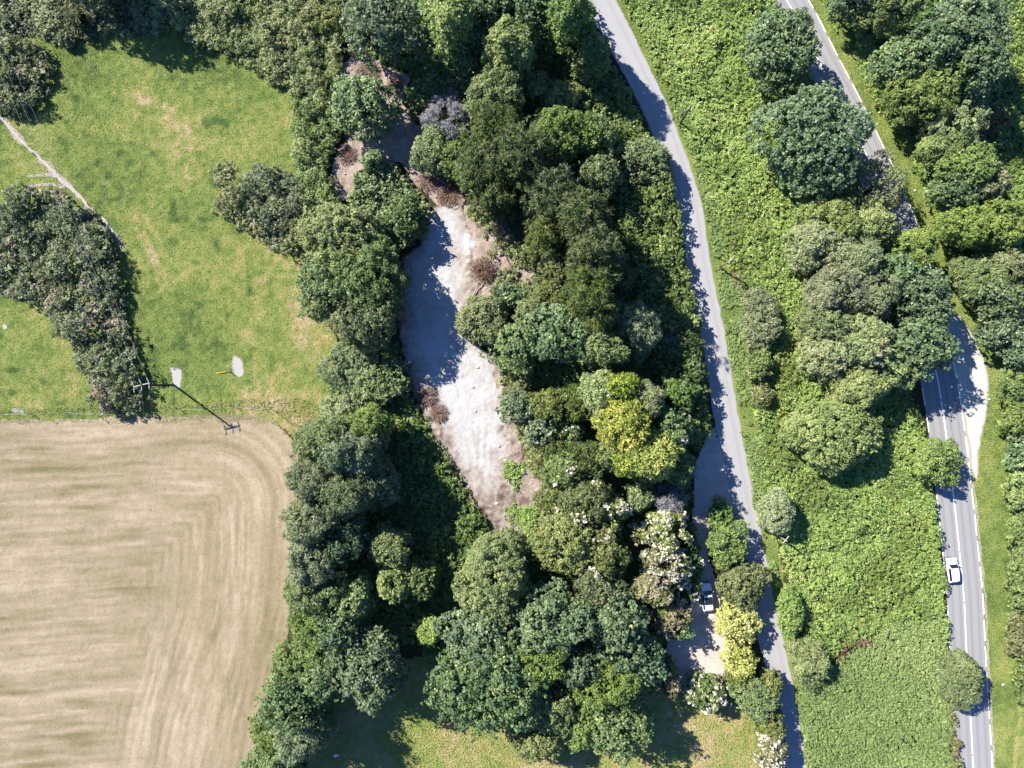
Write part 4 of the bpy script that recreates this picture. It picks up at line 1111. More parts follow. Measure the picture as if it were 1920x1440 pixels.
 ('pale_tree', 1790, 236, 56, 44, 9.5, 'willow', 'pale grey green tree with bare side branches on the right', {'tint0': .36, 'twigs': 12}),
 ('green_tree', 1760, 286, 40, 34, 8.4, 'ash', 'green tree below the pale tree, over a dark gap', {'tint0': .55}),
 ('green_tree', 1812, 312, 52, 44, 9.5, 'ash', 'broad green tree left of the far right brambles', {'tint0': .50}),
 ('bluish_tree', 1784, 360, 44, 36, 8.4, 'sycamore', 'bluish green tree where the verge narrows', {'tint0': .56}),
 ('pale_tree', 1850, 350, 36, 30, 7.8, 'sallow', 'pale bush at the left border of the far right brambles', {'tint0': .58}),
 ('green_tree', 1812, 424, 50, 40, 9.5, 'ash', 'bright tree beside the verge, upper of a row on the right edge', {'tint0': .62}),
 ('green_tree', 1872, 420, 46, 44, 10.1, 'ash', 'green tree at the right edge above the dark rounded bush', {'tint0': .56}),
 ('rounded_bush', 1838, 516, 46, 38, 7.8, 'sallow', 'dark rounded bush right of the verge', {'tint0': .42, 'cat': 'bush'}),
 ('green_tree', 1892, 500, 42, 36, 9.0, 'sallow', 'olive tree at the right edge behind the dark rounded bush', {'tint0': .48}),
 ('green_tree', 1880, 562, 48, 38, 10.1, 'sycamore', 'blue green tree at the right edge opposite the layby top', {'tint0': .62}),
 ('green_tree', 1864, 618, 36, 36, 8.4, 'sycamore', 'leafy tree nearest to the layby on its right', {'tint0': .60}),
 ('green_tree', 1906, 652, 34, 40, 9.0, 'sycamore', 'tree at the right edge opposite the middle of the layby', {'tint0': .58}),
 ('hedge_tree', 1902, 722, 30, 32, 6.2, 'ash', 'hedge tree right of the layby, upper of the right hedge', {'tint0': .58}),
 ('hedge_tree', 1908, 782, 28, 34, 6.2, 'ash', 'hedge tree with dark gap under it, second of the right hedge', {'tint0': .54}),
 ('hedge_tree', 1912, 850, 26, 36, 5.6, 'sycamore', 'hedge bush right of the white litter, third of the right hedge', {'tint0': .56}),
 ('hedge_tree', 1912, 920, 26, 36, 5.6, 'ash', 'hedge bush opposite the leaning roadside tree, fourth of the right hedge', {'tint0': .60}),
 ('hedge_tree', 1914, 1000, 22, 40, 4.5, 'ash', 'hedge bush above the weathered rail fence', {'tint0': .60}),
 ('hedge_tree', 1910, 1090, 20, 46, 4.5, 'ash', 'hedge bush behind the weathered rail fence', {'tint0': .58}),
 ('hedge_tree', 1910, 1190, 20, 46, 4.0, 'hawthorn', 'brownish hedge bush beside the yellow flower clump', {'tint0': .5}),
 ('hedge_tree', 1914, 1290, 16, 50, 3.6, 'ash', 'lowest hedge bush at the right edge near the bottom', {'tint0': .58}),
 # smaller trees and bushes that fill the middle wood
 ('bluish_bush', 955, 556, 34, 22, 5.0, 'sycamore', 'bluish leafy bush peeping out behind the rounded bush on the chalk', {'tint0': .58, 'cat': 'bush'}),
 ('olive_bush', 1000, 588, 36, 30, 7.0, 'hawthorn', 'olive bush between the rounded bush and the middle blue green tree', {'tint0': .42, 'cat': 'bush'}),
 ('olive_tree', 1118, 600, 34, 34, 14.5, 'yew', 'ragged olive tree under the south end of the evergreens', {'tint0': .56}),
 ('blue_green_tree', 1000, 625, 30, 28, 7.5, 'sycamore', 'smaller blue green tree between the two larger ones by the quarry', {'tint0': .54}),
 ('scrub_bush', 975, 712, 26, 26, 3.5, 'hawthorn', 'low olive scrub on the bank under the quarry edge sycamore', {'tint0': .48, 'cat': 'bush'}),
 ('olive_tree', 1080, 760, 32, 30, 8.5, 'yew', 'olive tree left of the golden group in the dark gap', {'tint0': .54}),
 ('olive_bush', 1012, 860, 22, 24, 5.1, 'hawthorn', 'small olive bush on the bare bank edge beside the dry twigs', {'tint0': .48, 'cat': 'bush'}),
 ('green_bush', 1092, 862, 34, 34, 9.6, 'yew', 'dark green bush left of the small bluish conifer', {'tint0': .54, 'cat': 'bush'}),
 ('olive_bush', 1042, 940, 32, 34, 7.0, 'hawthorn', 'olive bush at the narrow lower right edge of the chalk', {'tint0': .50, 'cat': 'bush'}),
 ('elder_tree', 1146, 960, 36, 34, 10.2, 'hawthorn', 'elder with cream heads left of the small light green tree', {'tint0': .44, 'bloom': ('cream', .2, .1, -.2)}),
 ('olive_tree', 1120, 1090, 45, 38, 11.5, 'hawthorn', 'dark olive tree with pale patches above the tall right hand sycamore', {'tint0': .44, 'bloom': ('cream', .1, -.5, -.6)}),
 ('green_tree', 1086, 1236, 40, 38, 13.4, 'sycamore', 'small sycamore filling the gap in the bottom group', {'tint0': .5}),
 ('sycamore_tree', 1206, 1236, 40, 45, 11.5, 'sycamore', 'shaded sycamore by the track end right of the bottom group', {'tint0': .42}),
 ('green_tree', 1090, 1350, 38, 38, 10.2, 'ash', 'green tree between the lowest sallow and the leaf fan tree', {'tint0': .50}),
 ('yew_bush', 1150, 520, 30, 34, 13, 'yew', 'shaded yew at the lane side foot of the dark wood', {'tint0': .4, 'cat': 'bush'}),
 ('ivy_tree', 1290, 806, 26, 28, 6.0, 'ivy', 'ivy clad tree with two yellowish tufts at the mouth of the layby track', {'tint0': .52}),
 ('ivy_tree', 1276, 740, 30, 40, 7.5, 'ivy', 'shaded ivy tree on the bank between golden tree and lane', {'tint0': .42}),
 ('yellow_bush', 1296, 606, 20, 16, 4.0, 'lime', 'small yellow green bush sunlit at the lane edge of the ivy bank', {'tint0': .5, 'cat': 'bush'}),
 ('lane_bush', 1296, 690, 22, 34, 5.5, 'ivy', 'dark bush on the ivy bank hanging over the shaded lane', {'tint0': .42, 'cat': 'bush'}),
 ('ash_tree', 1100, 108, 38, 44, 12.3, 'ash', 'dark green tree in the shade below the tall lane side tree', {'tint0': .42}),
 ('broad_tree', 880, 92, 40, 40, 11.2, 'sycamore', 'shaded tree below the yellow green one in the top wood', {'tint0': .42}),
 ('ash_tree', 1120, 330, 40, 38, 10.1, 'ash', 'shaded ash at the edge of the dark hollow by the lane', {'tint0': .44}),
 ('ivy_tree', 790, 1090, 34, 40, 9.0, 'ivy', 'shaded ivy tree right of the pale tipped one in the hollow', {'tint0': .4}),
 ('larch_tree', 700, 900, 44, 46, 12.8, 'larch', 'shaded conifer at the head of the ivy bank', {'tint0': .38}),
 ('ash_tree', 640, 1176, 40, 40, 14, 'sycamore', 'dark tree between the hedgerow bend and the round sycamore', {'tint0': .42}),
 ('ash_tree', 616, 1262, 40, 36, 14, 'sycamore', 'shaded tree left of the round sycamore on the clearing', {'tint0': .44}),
]
USED = {}
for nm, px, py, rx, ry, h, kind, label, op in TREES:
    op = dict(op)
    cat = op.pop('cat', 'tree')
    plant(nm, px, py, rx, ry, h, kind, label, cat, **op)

# ---- thickets that stand as one mass each
thicket('bramble_thicket', [(-30, 385), (40, 345), (100, 352), (135, 372), (170, 400), (195, 432), (216, 468), (224, 530), (228, 600), (242, 640), (258, 690), (262, 730), (266, 772), (232, 782), (188, 778), (168, 745), (150, 700), (130, 655), (95, 612), (72, 572), (36, 562), (-30, 548)], 4.8, 'thicket',
        'long dark bramble thicket with brown patches running down beside the electricity pole', 'thicket', edge=1.5, rough=1.9, patch=3.5, mound=2.8, hmin=.25, kind2='tan', share2=.11, scale2=2.0)
thicket('bramble_thicket', [(-30, 62), (48, 62), (74, 82), (90, 122), (80, 165), (56, 198), (22, 210), (-30, 205)], 5.2, 'thicket',
        'rounded bramble thicket at the left edge above the footpath', 'thicket', edge=1.6, rough=1.6, patch=3.5, mound=2.8, hmin=.25, kind2='tan', share2=.10, scale2=1.8)
thicket('scrub_thicket', [(-30, -50), (340, -50), (335, 30), (300, 62), (240, 66), (195, 62), (150, 75), (95, 80), (60, 64), (-30, 66)], 2.6, 'thicket',
        'grey green scrub along the top left edge of the meadow', 'thicket', edge=1.4, rough=1.5, tint0=.6, mound=3, kind2='sallow', share2=.45, hmin=.3)
thicket('bramble_thicket', [(402, 384), (428, 342), (478, 312), (530, 308), (566, 335), (580, 380), (572, 425), (558, 455), (545, 478), (505, 462), (470, 440), (438, 425), (405, 405)], 4.2, 'thicket',
        'brown flecked bramble thicket jutting into the meadow from the hedge', 'thicket', edge=1.5, rough=1.7, tint0=.58, patch=3.0, mound=2.8, hmin=.3, kind2='hawthorn', share2=.4)
thicket('gorse_clump', [(392, 322), (404, 302), (424, 298), (440, 312), (436, 338), (414, 348), (398, 340)], 1.3, 'sallow',
        'small pale weed clump on the meadow above the brown flecked thicket', 'thicket', edge=.8, stems=False, tint0=.55, cover=.7)
thicket('scrub_thicket', [(315, -40), (660, -40), (655, 60), (640, 110), (640, 150), (612, 182), (565, 186), (540, 172), (500, 146), (452, 118), (410, 92), (362, 84), (330, 55)], 3.4, 'sallow',
        'wide grey green scrub belt bordering the top of the meadow', 'thicket', edge=1.8, rough=1.7, tint0=.55, patch=5, mound=3.2, kind2='ash', share2=.35, hmin=.35)
thicket('hedge_thicket', [(552, 182), (612, 174), (640, 200), (634, 245), (618, 285), (614, 330), (636, 372), (648, 398), (612, 412), (575, 398), (558, 350), (546, 300), (546, 235)], 3.8, 'sallow',
        'hedge between the meadow and the bare brown cutting', 'thicket', edge=1.6, rough=1.5, tint0=.46, patch=4, mound=3, kind2='ash', share2=.4, hmin=.35)
thicket('bramble_mound', [(676, 312), (700, 292), (735, 305), (768, 332), (802, 372), (812, 402), (795, 440), (765, 462), (705, 430), (655, 408), (648, 372), (660, 335)], 2.8, 'ivy',
        'green bramble mound between the brown cutting and the chalk floor', 'thicket', edge=1.5, rough=1.2, tint0=.58, patch=3, mound=3, hmin=.4)
thicket('bramble_bank', [(752, 168), (800, 145), (880, 140), (905, 170), (890, 205), (820, 200), (785, 215), (775, 235), (762, 205)], 2.0, 'ivy',
        'low bramble bank right of the lone sycamore in the cutting', 'thicket', edge=1.2, tint0=.6)
thicket('bramble_bank', [(735, 735), (770, 735), (795, 800), (832, 858), (880, 930), (915, 985), (922, 1012), (910, 1050), (880, 1085), (872, 1120), (845, 1150), (790, 1160), (740, 1130), (690, 1060), (670, 960), (690, 860), (705, 780)], 2.4, 'ivy',
        'long ivy and bramble bank along the left side of the chalk floor, half in shadow', 'thicket', edge=1.3, rough=1.0, tint0=.55, patch=3, mound=3)
thicket('bramble_bank', [(1060, -40), (1092, -10), (1122, 60), (1150, 112), (1178, 170), (1195, 225), (1235, 290), (1262, 330), (1272, 400), (1282, 480), (1305, 580), (1318, 680), (1332, 780), (1332, 812), (1308, 840), (1280, 830), (1240, 740), (1215, 660), (1195, 560), (1180, 470), (1150, 400), (1130, 320), (1090, 240), (1060, 170)], 4.4, 'ivy',
        'long ivy covered bank between the middle wood and the lane', 'thicket', edge=.7, hmin=.62, rough=.9, tint0=.50, patch=4)
thicket('weed_clump', [(938, 872), (960, 862), (985, 858), (992, 880), (985, 915), (970, 928), (952, 905)], 1.1, 'bramble',
        'bright green weed clump on the bare bank right of the chalk floor', 'thicket', edge=.8, stems=False, gap=.40, tint0=.5)
thicket('weed_clump', [(942, 955), (975, 935), (1000, 935), (1012, 965), (1000, 1010), (975, 1000), (955, 980)], 1.1, 'bramble',
        'bright green weed clump at the narrow lower end of the chalk floor', 'thicket', edge=.8, stems=False, gap=.42, tint0=.5)
thicket('weed_clump', [(872, 395), (905, 375), (940, 400), (950, 440), (925, 470), (905, 430), (880, 425)], 1.0, 'sallow',
        'scrubby growth on the white chalk face under the yews', 'thicket', edge=.7, stems=False, gap=.44, tint0=.5)
thicket('scrub_patch', [(900, 400), (950, 415), (1000, 460), (1030, 520), (1010, 560), (950, 590), (915, 545), (930, 500), (905, 460)], 1.5, 'hawthorn',
        'olive scrub growing over the rubble bank round the uprooted bush', 'thicket', edge=.6, stems=False, gap=.42, tint0=.46, mound=2.5)
thicket('scrub_patch', [(930, 660), (965, 670), (985, 720), (1000, 780), (1035, 840), (1050, 910), (1055, 970), (1030, 985), (1005, 930), (985, 860), (960, 790), (945, 720)], 1.2, 'hawthorn',
        'ragged scrub along the right hand bank of the chalk floor', 'thicket', edge=.6, stems=False, gap=.44, tint0=.5, mound=2.5, kind2='bramble', share2=.3, scale2=3)
thicket('scrub_patch', [(765, 700), (785, 760), (815, 815), (850, 872), (885, 930), (910, 970), (915, 990), (890, 965), (850, 905), (810, 850), (780, 790), (758, 730)], 1.3, 'hawthorn',
        'thin line of olive weeds along the left foot of the chalk floor', 'thicket', edge=.5, stems=False, gap=.45, tint0=.5, mound=2)
thicket('roadside_hedge', [(1778, 1328), (1792, 1335), (1796, 1380), (1803, 1440), (1806, 1480), (1790, 1480), (1784, 1440), (1778, 1380)], 1.9, 'hawthorn',
        'narrow ragged hedge with red leaves along the bottom of the main road', 'hedge', edge=.8, tint0=.5, bloom=('rust', .35, 1.2))
thicket('roadside_hedge', [(1722, 740), (1734, 790), (1745, 850), (1752, 930), (1758, 990), (1770, 1060), (1776, 1150), (1780, 1212), (1772, 1212), (1764, 1150), (1752, 1060), (1742, 985), (1738, 900), (1728, 840), (1715, 780)], 2.4, 'bramble',
        'bramble hedge with a sheer side along the left of the main road', 'hedge', edge=.8, tint0=.48)
thicket('dock_patch', [(1555, 1215), (1590, 1205), (1618, 1195), (1630, 1205), (1600, 1225), (1580, 1245), (1560, 1255), (1548, 1235)], 1.3, 'rust',
        'rust red dead weeds beside the grey willow at the top of the nettle field', 'weeds', edge=.6, stems=False, gap=.38)
thicket('dock_patch', [(1488, 1180), (1510, 1172), (1520, 1190), (1505, 1208), (1488, 1204)], 1.2, 'rust',
        'small rust red weed patch by the lane above the grey willow', 'weeds', edge=.6, stems=False, gap=.36)
thicket('dock_patch', [(1468, 1068), (1482, 1052), (1498, 1050), (1496, 1066), (1478, 1078)], 1.2, 'rust',
        'reddish weeds in the brambles below the pole shadow', 'weeds', edge=.5, stems=False, gap=.36)
thicket('dock_patch', [(1368, 470), (1384, 480), (1392, 520), (1400, 560), (1388, 565), (1376, 520), (1364, 490)], 1.0, 'tan',
        'brown dead weeds behind the pole in the middle of the lane verge', 'weeds', edge=.5, stems=False, gap=.38)

# ---- ground cover nobody could count
# every crown's footprint is left to the tree above it
MIDC = [(1135, -60), (1165, 0), (1205, 60), (1240, 150), (1290, 260), (1322, 340), (1345, 430), (1365, 500), (1398, 545), (1405, 600), (1410, 680), (1412, 760), (1420, 830), (1432, 900), (1446, 980), (1470, 1060), (1492, 1140), (1515, 1225), (1560, 1240), (1640, 1195), (1700, 1165), (1772, 1160), (1768, 1090), (1752, 1000), (1742, 900), (1728, 800), (1700, 700), (1690, 600), (1670, 500), (1640, 400), (1590, 280), (1550, 190), (1510, 110), (1470, 40), (1440, -60)]
HOLES = [WP([(1395, 60), (1500, 20), (1530, 110), (1470, 130)], 1), WP([(1460, 210), (1590, 190), (1600, 300), (1500, 310)], 1)]
thicket('bramble_cover', MIDC, 1.9, 'bramble', 'bright green brambles covering the ground between the lane and the main road', 'brambles', edge=1.5, kind_prop='stuff', tint0=.52, patch=5, holes=HOLES, rough=1.15, hmin=.25, spacing=1.06, kind2='ash', share2=.20, scale2=7, mound=3.5)
NETT = [(1485, 1215), (1530, 1235), (1570, 1238), (1640, 1190), (1700, 1160), (1775, 1152), (1780, 1230), (1782, 1330), (1786, 1440), (1790, 1540), (1530, 1540), (1512, 1440), (1500, 1340)]
thicket('nettle_cover', NETT, 1.2, 'nettle', 'even green nettles filling the plot at the bottom between the roads', 'nettles', edge=1.2, kind_prop='stuff', tint0=.52, patch=7, rough=.3, hmin=.75, spacing=1.0, mound=6)
EASTC = [(1850, 60), (1990, -60), (1990, 420), (1905, 400), (1872, 330), (1862, 240), (1870, 160)]
thicket('bramble_cover', EASTC, 1.6, 'bramble', 'bright brambles in the top right corner behind the trees', 'brambles', edge=1.2, kind_prop='stuff', tint0=.48, patch=4, rough=1.1, spacing=1.05, kind2='ash', share2=.3, scale2=5, mound=3)
EASTV = [(1520, -40), (1556, 30), (1600, 110), (1650, 205), (1690, 270), (1720, 330), (1760, 430), (1800, 440), (1750, 300), (1720, 200), (1640, 90), (1600, 40), (1560, -40)]
thicket('weed_cover', EASTV, .9, 'bramble', 'tall weeds between the main road verge and the right hand trees', 'weeds', edge=1.0, kind_prop='stuff', tint0=.5, patch=3, gap=.42)
EASTV2 = [(1868, 560), (1900, 700), (1890, 800), (1888, 900), (1892, 1000), (1896, 1120), (1898, 1240), (1905, 1300), (1990, 1300), (1990, 560)]
thicket('weed_cover', EASTV2, 1.0, 'bramble', 'tall weeds under the hedge at the right edge', 'weeds', edge=1.0, kind_prop='stuff', tint0=.48, patch=3, kind2='ash', share2=.4, scale2=4)
UNDER = [(640, 640), (745, 640), (760, 720), (800, 790), (830, 850), (900, 960), (930, 1020), (965, 1040), (1020, 1000), (1045, 960), (1020, 880), (985, 800), (962, 740), (950, 690), (905, 645), (885, 600), (905, 560), (950, 540), (1010, 520), (960, 430), (890, 400), (860, 340), (800, 220), (780, 140), (700, 105), (655, 40), (680, -40), (1080, -40), (1110, 80), (1180, 210), (1250, 340), (1290, 520), (1320, 700), (1325, 790), (1300, 840), (1298, 930), (1290, 1000), (1295, 1100), (1285, 1180), (1240, 1210), (1240, 1290), (1180, 1320), (1000, 1330), (860, 1330), (780, 1210), (640, 1240), (620, 1340), (560, 1460), (480, 1460), (480, 1380), (510, 1300), (545, 1220), (560, 1100), (566, 960), (566, 840), (600, 790)]
thicket('undergrowth', UNDER, 1.0, 'ivy', 'ivy and low bramble undergrowth on the floor of the middle wood', 'undergrowth', edge=1.0, kind_prop='stuff', tint0=.42, patch=5, spacing=1.35)
UNDERE = [(1640, 60), (1700, -40), (1990, -40), (1990, 720), (1890, 700), (1860, 620), (1815, 500), (1760, 400), (1720, 320), (1680, 230), (1650, 150)]
thicket('undergrowth', UNDERE, .9, 'ivy', 'ivy undergrowth on the floor of the right hand wood', 'undergrowth', edge=1.0, kind_prop='stuff', tint0=.42, patch=5, spacing=1.4)

thicket('verge_weeds', [(1250, 100), (1300, 230), (1335, 330), (1350, 400), (1400, 470), (1415, 560), (1405, 640), (1415, 770), (1435, 880), (1450, 980), (1470, 1060), (1490, 1150), (1460, 1140), (1432, 1040), (1412, 930), (1398, 850), (1378, 720), (1358, 600), (1340, 500), (1326, 400), (1300, 300), (1268, 220)], .7, 'nettle', 'rough weeds along the right hand verge of the lane', 'weeds', edge=.5, kind_prop='stuff', gap=.44, tint0=.46, hmin=.5)

# ---- grass
def band(line, w):
    t = np.concatenate([[0], np.cumsum(np.hypot(*np.diff(line, axis=0).T))])
    C = catmull(line, t, np.linspace(0, t[-1], 30))
    T = np.gradient(C, axis=0); T /= np.hypot(T[:, 0], T[:, 1])[:, None]
    Nn = np.stack([-T[:, 1], T[:, 0]], 1)
    return np.concatenate([C + Nn * w / 2, (C - Nn * w / 2)[::-1]])
PATHH = [band(PATH, .5)]
grass('meadow_grass', MEADOW, 28, lambda P: meadow_tone(P) + .02, LM['meadow'], 'green and straw coloured meadow grass left of the wood', holes=[WP(b) for b in BALD] + PATHH, seed=11, size=.25, hgt=.12)
grass('clearing_grass', CLEAR, 16, lambda P: clear_tone(P), LM['meadow'], 'dry pale grass of the clearing at the bottom', seed=12, size=.36, hgt=.18)
grass('verge_grass', VERGE, 22, lambda P: verge_tone(P), LM['meadow'], 'mown grass verge on the right of the main road', holes=[LAYBY], seed=13, size=.28, hgt=.16, edge=.15, tvar=.2)
grass('lane_verge_grass', VERGE2, 22, lambda P: .36 + .55 * (fbm(P[:, 0], P[:, 1], 4, 131, 3) - .5), LM['meadow'], 'grass on both edges of the lane', seed=14, size=.26, hgt=.20, edge=.1,
      holes=[WP([(a - w - 1, b) for a, b, w in LANE_PX] + [(a + w + 1, b) for a, b, w in LANE_PX][::-1]), TRACK])
grass('stubble_straw', FIELD, 11, lambda P: field_tone(P) + .03, LM['straw'], 'cut straw lying in passes on the stubble field', seed=15, size=.26, hgt=.02, asp=.22, tvar=.16, flat=.22)
# ragged taller grass along the fence between meadow and stubble
FR = WP([(-100, 774), (60, 776), (180, 772), (300, 769), (420, 764), (500, 766), (556, 800), (575, 850), (600, 800), (620, 770), (560, 745), (420, 752), (300, 758), (100, 764), (-100, 764)])
grass('meadow_grass', FR, 16, lambda P: .62 + .7 * (fbm(P[:, 0], P[:, 1], 2.5, 171, 3) - .5), LM['meadow'], 'uncut grass along the fence between the meadow and the stubble', seed=16, size=.45, hgt=.35, asp=.22)

FE = WP([(540, 792), (575, 800), (600, 830), (596, 880), (574, 900), (572, 1060), (562, 1150), (542, 1240), (508, 1320), (494, 1440), (488, 1500), (462, 1500), (472, 1440), (484, 1330), (518, 1240), (540, 1150), (550, 1060), (553, 900), (548, 850), (532, 812)])
grass('field_margin_grass', FE, 16, lambda P: .55 + .7 * (fbm(P[:, 0], P[:, 1], 2.5, 181, 3) - .5), LM['meadow'], 'rough grass between the stubble field and the hedgerow', seed=17, size=.36, hgt=.3, asp=.24)

# ------------------------------------------------------------------ poles, wires, fences
POLEW = plain_mat("dark_pole_wood", (.055, .045, .04), .85, .2, nscale=5, var=.3)
PALEPOLE = plain_mat("weathered_pole_wood", (.30, .26, .21), .85, .2, nscale=5, var=.3)
GALV = plain_mat("galvanised_steel", (.62, .63, .64), .45, .5, .3, nscale=20, var=.1)
PORC = plain_mat("white_porcelain", (.8, .8, .78), .25, .5, nscale=10, var=.05)
WIRE = plain_mat("wire", (.42, .44, .45), .5, .5, .2, nscale=10, var=.1)

px, py = W(326, 722)
pole = empty('electricity_pole', (px, py, 0), 'tall dark wooden electricity pole with a pale crossarm at the end of the bramble thicket', 'pole', 'wooden line poles')
T = Tubes(); T.tube([(0, 0, -.3), (0, 0, 5), (-.08, .05, 10.4)], [.20, .17, .135], 12); T.build('post', POLEW, pole, smooth=True)
ca = math.radians(14)
T = Tubes(); T.box((-.08, .05, 10.25), (2.7, .15, .16), ca); arm = T.build('crossarm', PALEWOOD, pole)
T = Tubes()
for s in (-1, 1):
    T.tube([(-.08, .05, 9.5), (-.08 + s * .75 * math.cos(ca), .05 + s * .75 * math.sin(ca), 10.17)], .03, 5)
T.build('brace', GALV, pole)
WD = Vector((-0.405, 0.914, 0)).normalized()          # the line runs away up and to the left
ends = []
for s in (-1.25, 0.0, 1.25):
    bx, by = -.08 + s * math.cos(ca), .05 + s * math.sin(ca)
    T = Tubes()
    for dd in (WD, Vector((0.04, -1, 0))):
        a = Vector((bx, by, 10.35)); b = a + dd * .95
        T.tube([a, a + dd * .25], .03, 5)
        for q in range(6):
            c = a + dd * (.28 + q * .11)
            T.tube([c, c + dd * .04, c + dd * .08], [.05, .10, .05], 8)
        ends.append((dd, b))
    T.build('insulator', PORC, pole)
k = 0
for dd, b in ends:
    up = dd.y > 0
    L = 95 if up else 70
    pts = []
    for i in range(25):
        s = i / 24
        q = b + dd * L * s
        pts.append((q.x + px, q.y + py, 10.35 - 4 * 1.6 * s * (1 - s) + (0.4 * s if up else 0)))
    T = Tubes(); T.tube(pts, .016 if up else .010, 4)
    k += 1
    side = ['left', 'middle', 'right'][(k - 1) // 2]
    set_props(T.build('overhead_wire', WIRE), ('thin overhead wire running up over the thicket from the %s insulator of the tall pole' if up else 'thin overhead wire running down over the stubble from the %s insulator of the tall pole') % side, 'wire', 'overhead wires')

def lane_pole(px_, py_, h, arm_ang, label, wood, name='telephone_pole'):
    x, y = W(px_, py_)
    r = empty(name, (x, y, 0), label, 'pole', 'wooden line poles')
    T = Tubes(); T.tube([(0, 0, -.3), (0, 0, h * .5), (0, 0, h)], [.16, .14, .11], 10); T.build('post', wood, r, smooth=True)
    T = Tubes(); T.box((0, .16, h - .5), (1.5, .1, .1), arm_ang); T.build('crossarm', PALEWOOD, r)
    T = Tubes()
    for s in (-.65, -.3, .3, .65):
        T.tube([(s * math.cos(arm_ang), .16 + s * math.sin(arm_ang), h - .45), (s * math.cos(arm_ang), .16 + s * math.sin(arm_ang), h - .2)], [.05, .035], 6)
    T.build('insulator', PORC, r)
    return r
lane_pole(1274, 233, 7.9, .9, 'thin wooden pole with a white head among the brambles at the upper lane', POLEW)
lane_pole(1348, 501, 7.2, .9, 'weathered wooden pole beside the lane casting a long thin shadow', PALEPOLE)
lane_pole(1450, 1000, 6.0, .9, 'short pole with white insulators at the foot of the drooping grey willow', PALEPOLE)

FENCEW = plain_mat("fence_wood", (.16, .13, .10), .9, .1, nscale=6, var=.35)
fx, fy = W(240, 772)
fence = empty('post_and_wire_fence', (fx, fy, 0), 'low post and wire fence between the meadow and the stubble field', 'fence')
FP = [(-60, 779), (4, 777), (62, 777), (122, 773), (182, 777), (240, 777), (290, 774), (338, 768), (388, 768), (442, 763), (500, 768)]
pp = []
for a, b in FP:
    x, y = W(a, b); pp.append((x - fx, y - fy))
for x, y in pp:
    T = Tubes(); T.tube([(x, y, -.1), (x, y, .8), (x, y, 1.25)], [.065, .06, .055], 8); T.build('post', FENCEW, fence)
T = Tubes()
for z in (.4, .75, 1.1):
    for i in range(len(pp) - 1):
        T.tube([(pp[i][0], pp[i][1], z), ((pp[i][0] + pp[i + 1][0]) / 2, (pp[i][1] + pp[i + 1][1]) / 2, z - .04), (pp[i + 1][0], pp[i + 1][1], z)], .012, 4)
T.build('wire_strand', WIRE, fence)

fx, fy = W(1893, 1075)
fence = empty('rail_fence', (fx, fy, 0), 'weathered rail fence under the hedge at the right edge', 'fence')
pp = []
for a, b in [(1893, 1024), (1893.5, 1050), (1894, 1076), (1895, 1102), (1896, 1128)]:
    x, y = W(a, b); pp.append((x - fx, y - fy))
for x, y in pp:
    T = Tubes(); T.box((x, y, .6), (.14, .14, 1.3)); T.build('post', FENCEW, fence)
for z in (.5, 1.0):
    T = Tubes()
    for i in range(len(pp) - 1):
        a, b = pp[i], pp[i + 1]
        T.box(((a[0] + b[0]) / 2 - .1, (a[1] + b[1]) / 2, z), (.06, math.hypot(b[0] - a[0], b[1] - a[1]) - .02, .14))
    T.build('rail', FENCEW, fence)

YEL = plain_mat("yellow_plastic", (.75, .50, .03), .5, .4, nscale=10, var=.1)
T = Tubes(); x1, y1 = W(406, 700); x2, y2 = W(432, 696)
T.tube([(x1, y1, .22), ((x1 + x2) / 2, (y1 + y2) / 2, .26), (x2, y2, .24)], [.055, .055, .055], 8)
set_props(T.build('yellow_tube', YEL, smooth=True), 'yellow plastic tube lying in the meadow grass by the white chalk patch', 'tube')
x, y = W(434, 699)
T = Tubes(); T.tube([(x, y, -.1), (x, y, .7), (x + .02, y, 1.0)], [.07, .065, .06], 8)
set_props(T.build('marker_post', FENCEW), 'short dark marker post at the end of the yellow tube', 'post')

# ------------------------------------------------------------------ cars
def car_paint(name, col, metallic, rough):
    m, nt, out = new_mat(name)
    p = principled(nt, out, col, rough, .5, None, 0, metallic)
    p.inputs["Coat Weight"].default_value = .6
    p.inputs["Coat Roughness"].default_value = .08
    return m
GLASS = car_paint("car_glass", (.012, .015, .02), 0, .06)
TYRE = plain_mat("tyre_rubber", (.02, .02, .02), .9, .2, nscale=10, var=.2)
TRIM = plain_mat("black_trim", (.02, .02, .022), .6, .3, nscale=10, var=.1)
ALLOY = plain_mat("alloy_rim", (.55, .55, .56), .35, .5, .7, nscale=10, var=.1)
LAMP = car_paint("lamp_glass", (.65, .67, .7), .2, .12)
RED = car_paint("red_lamp", (.35, .01, .01), 0, .2)

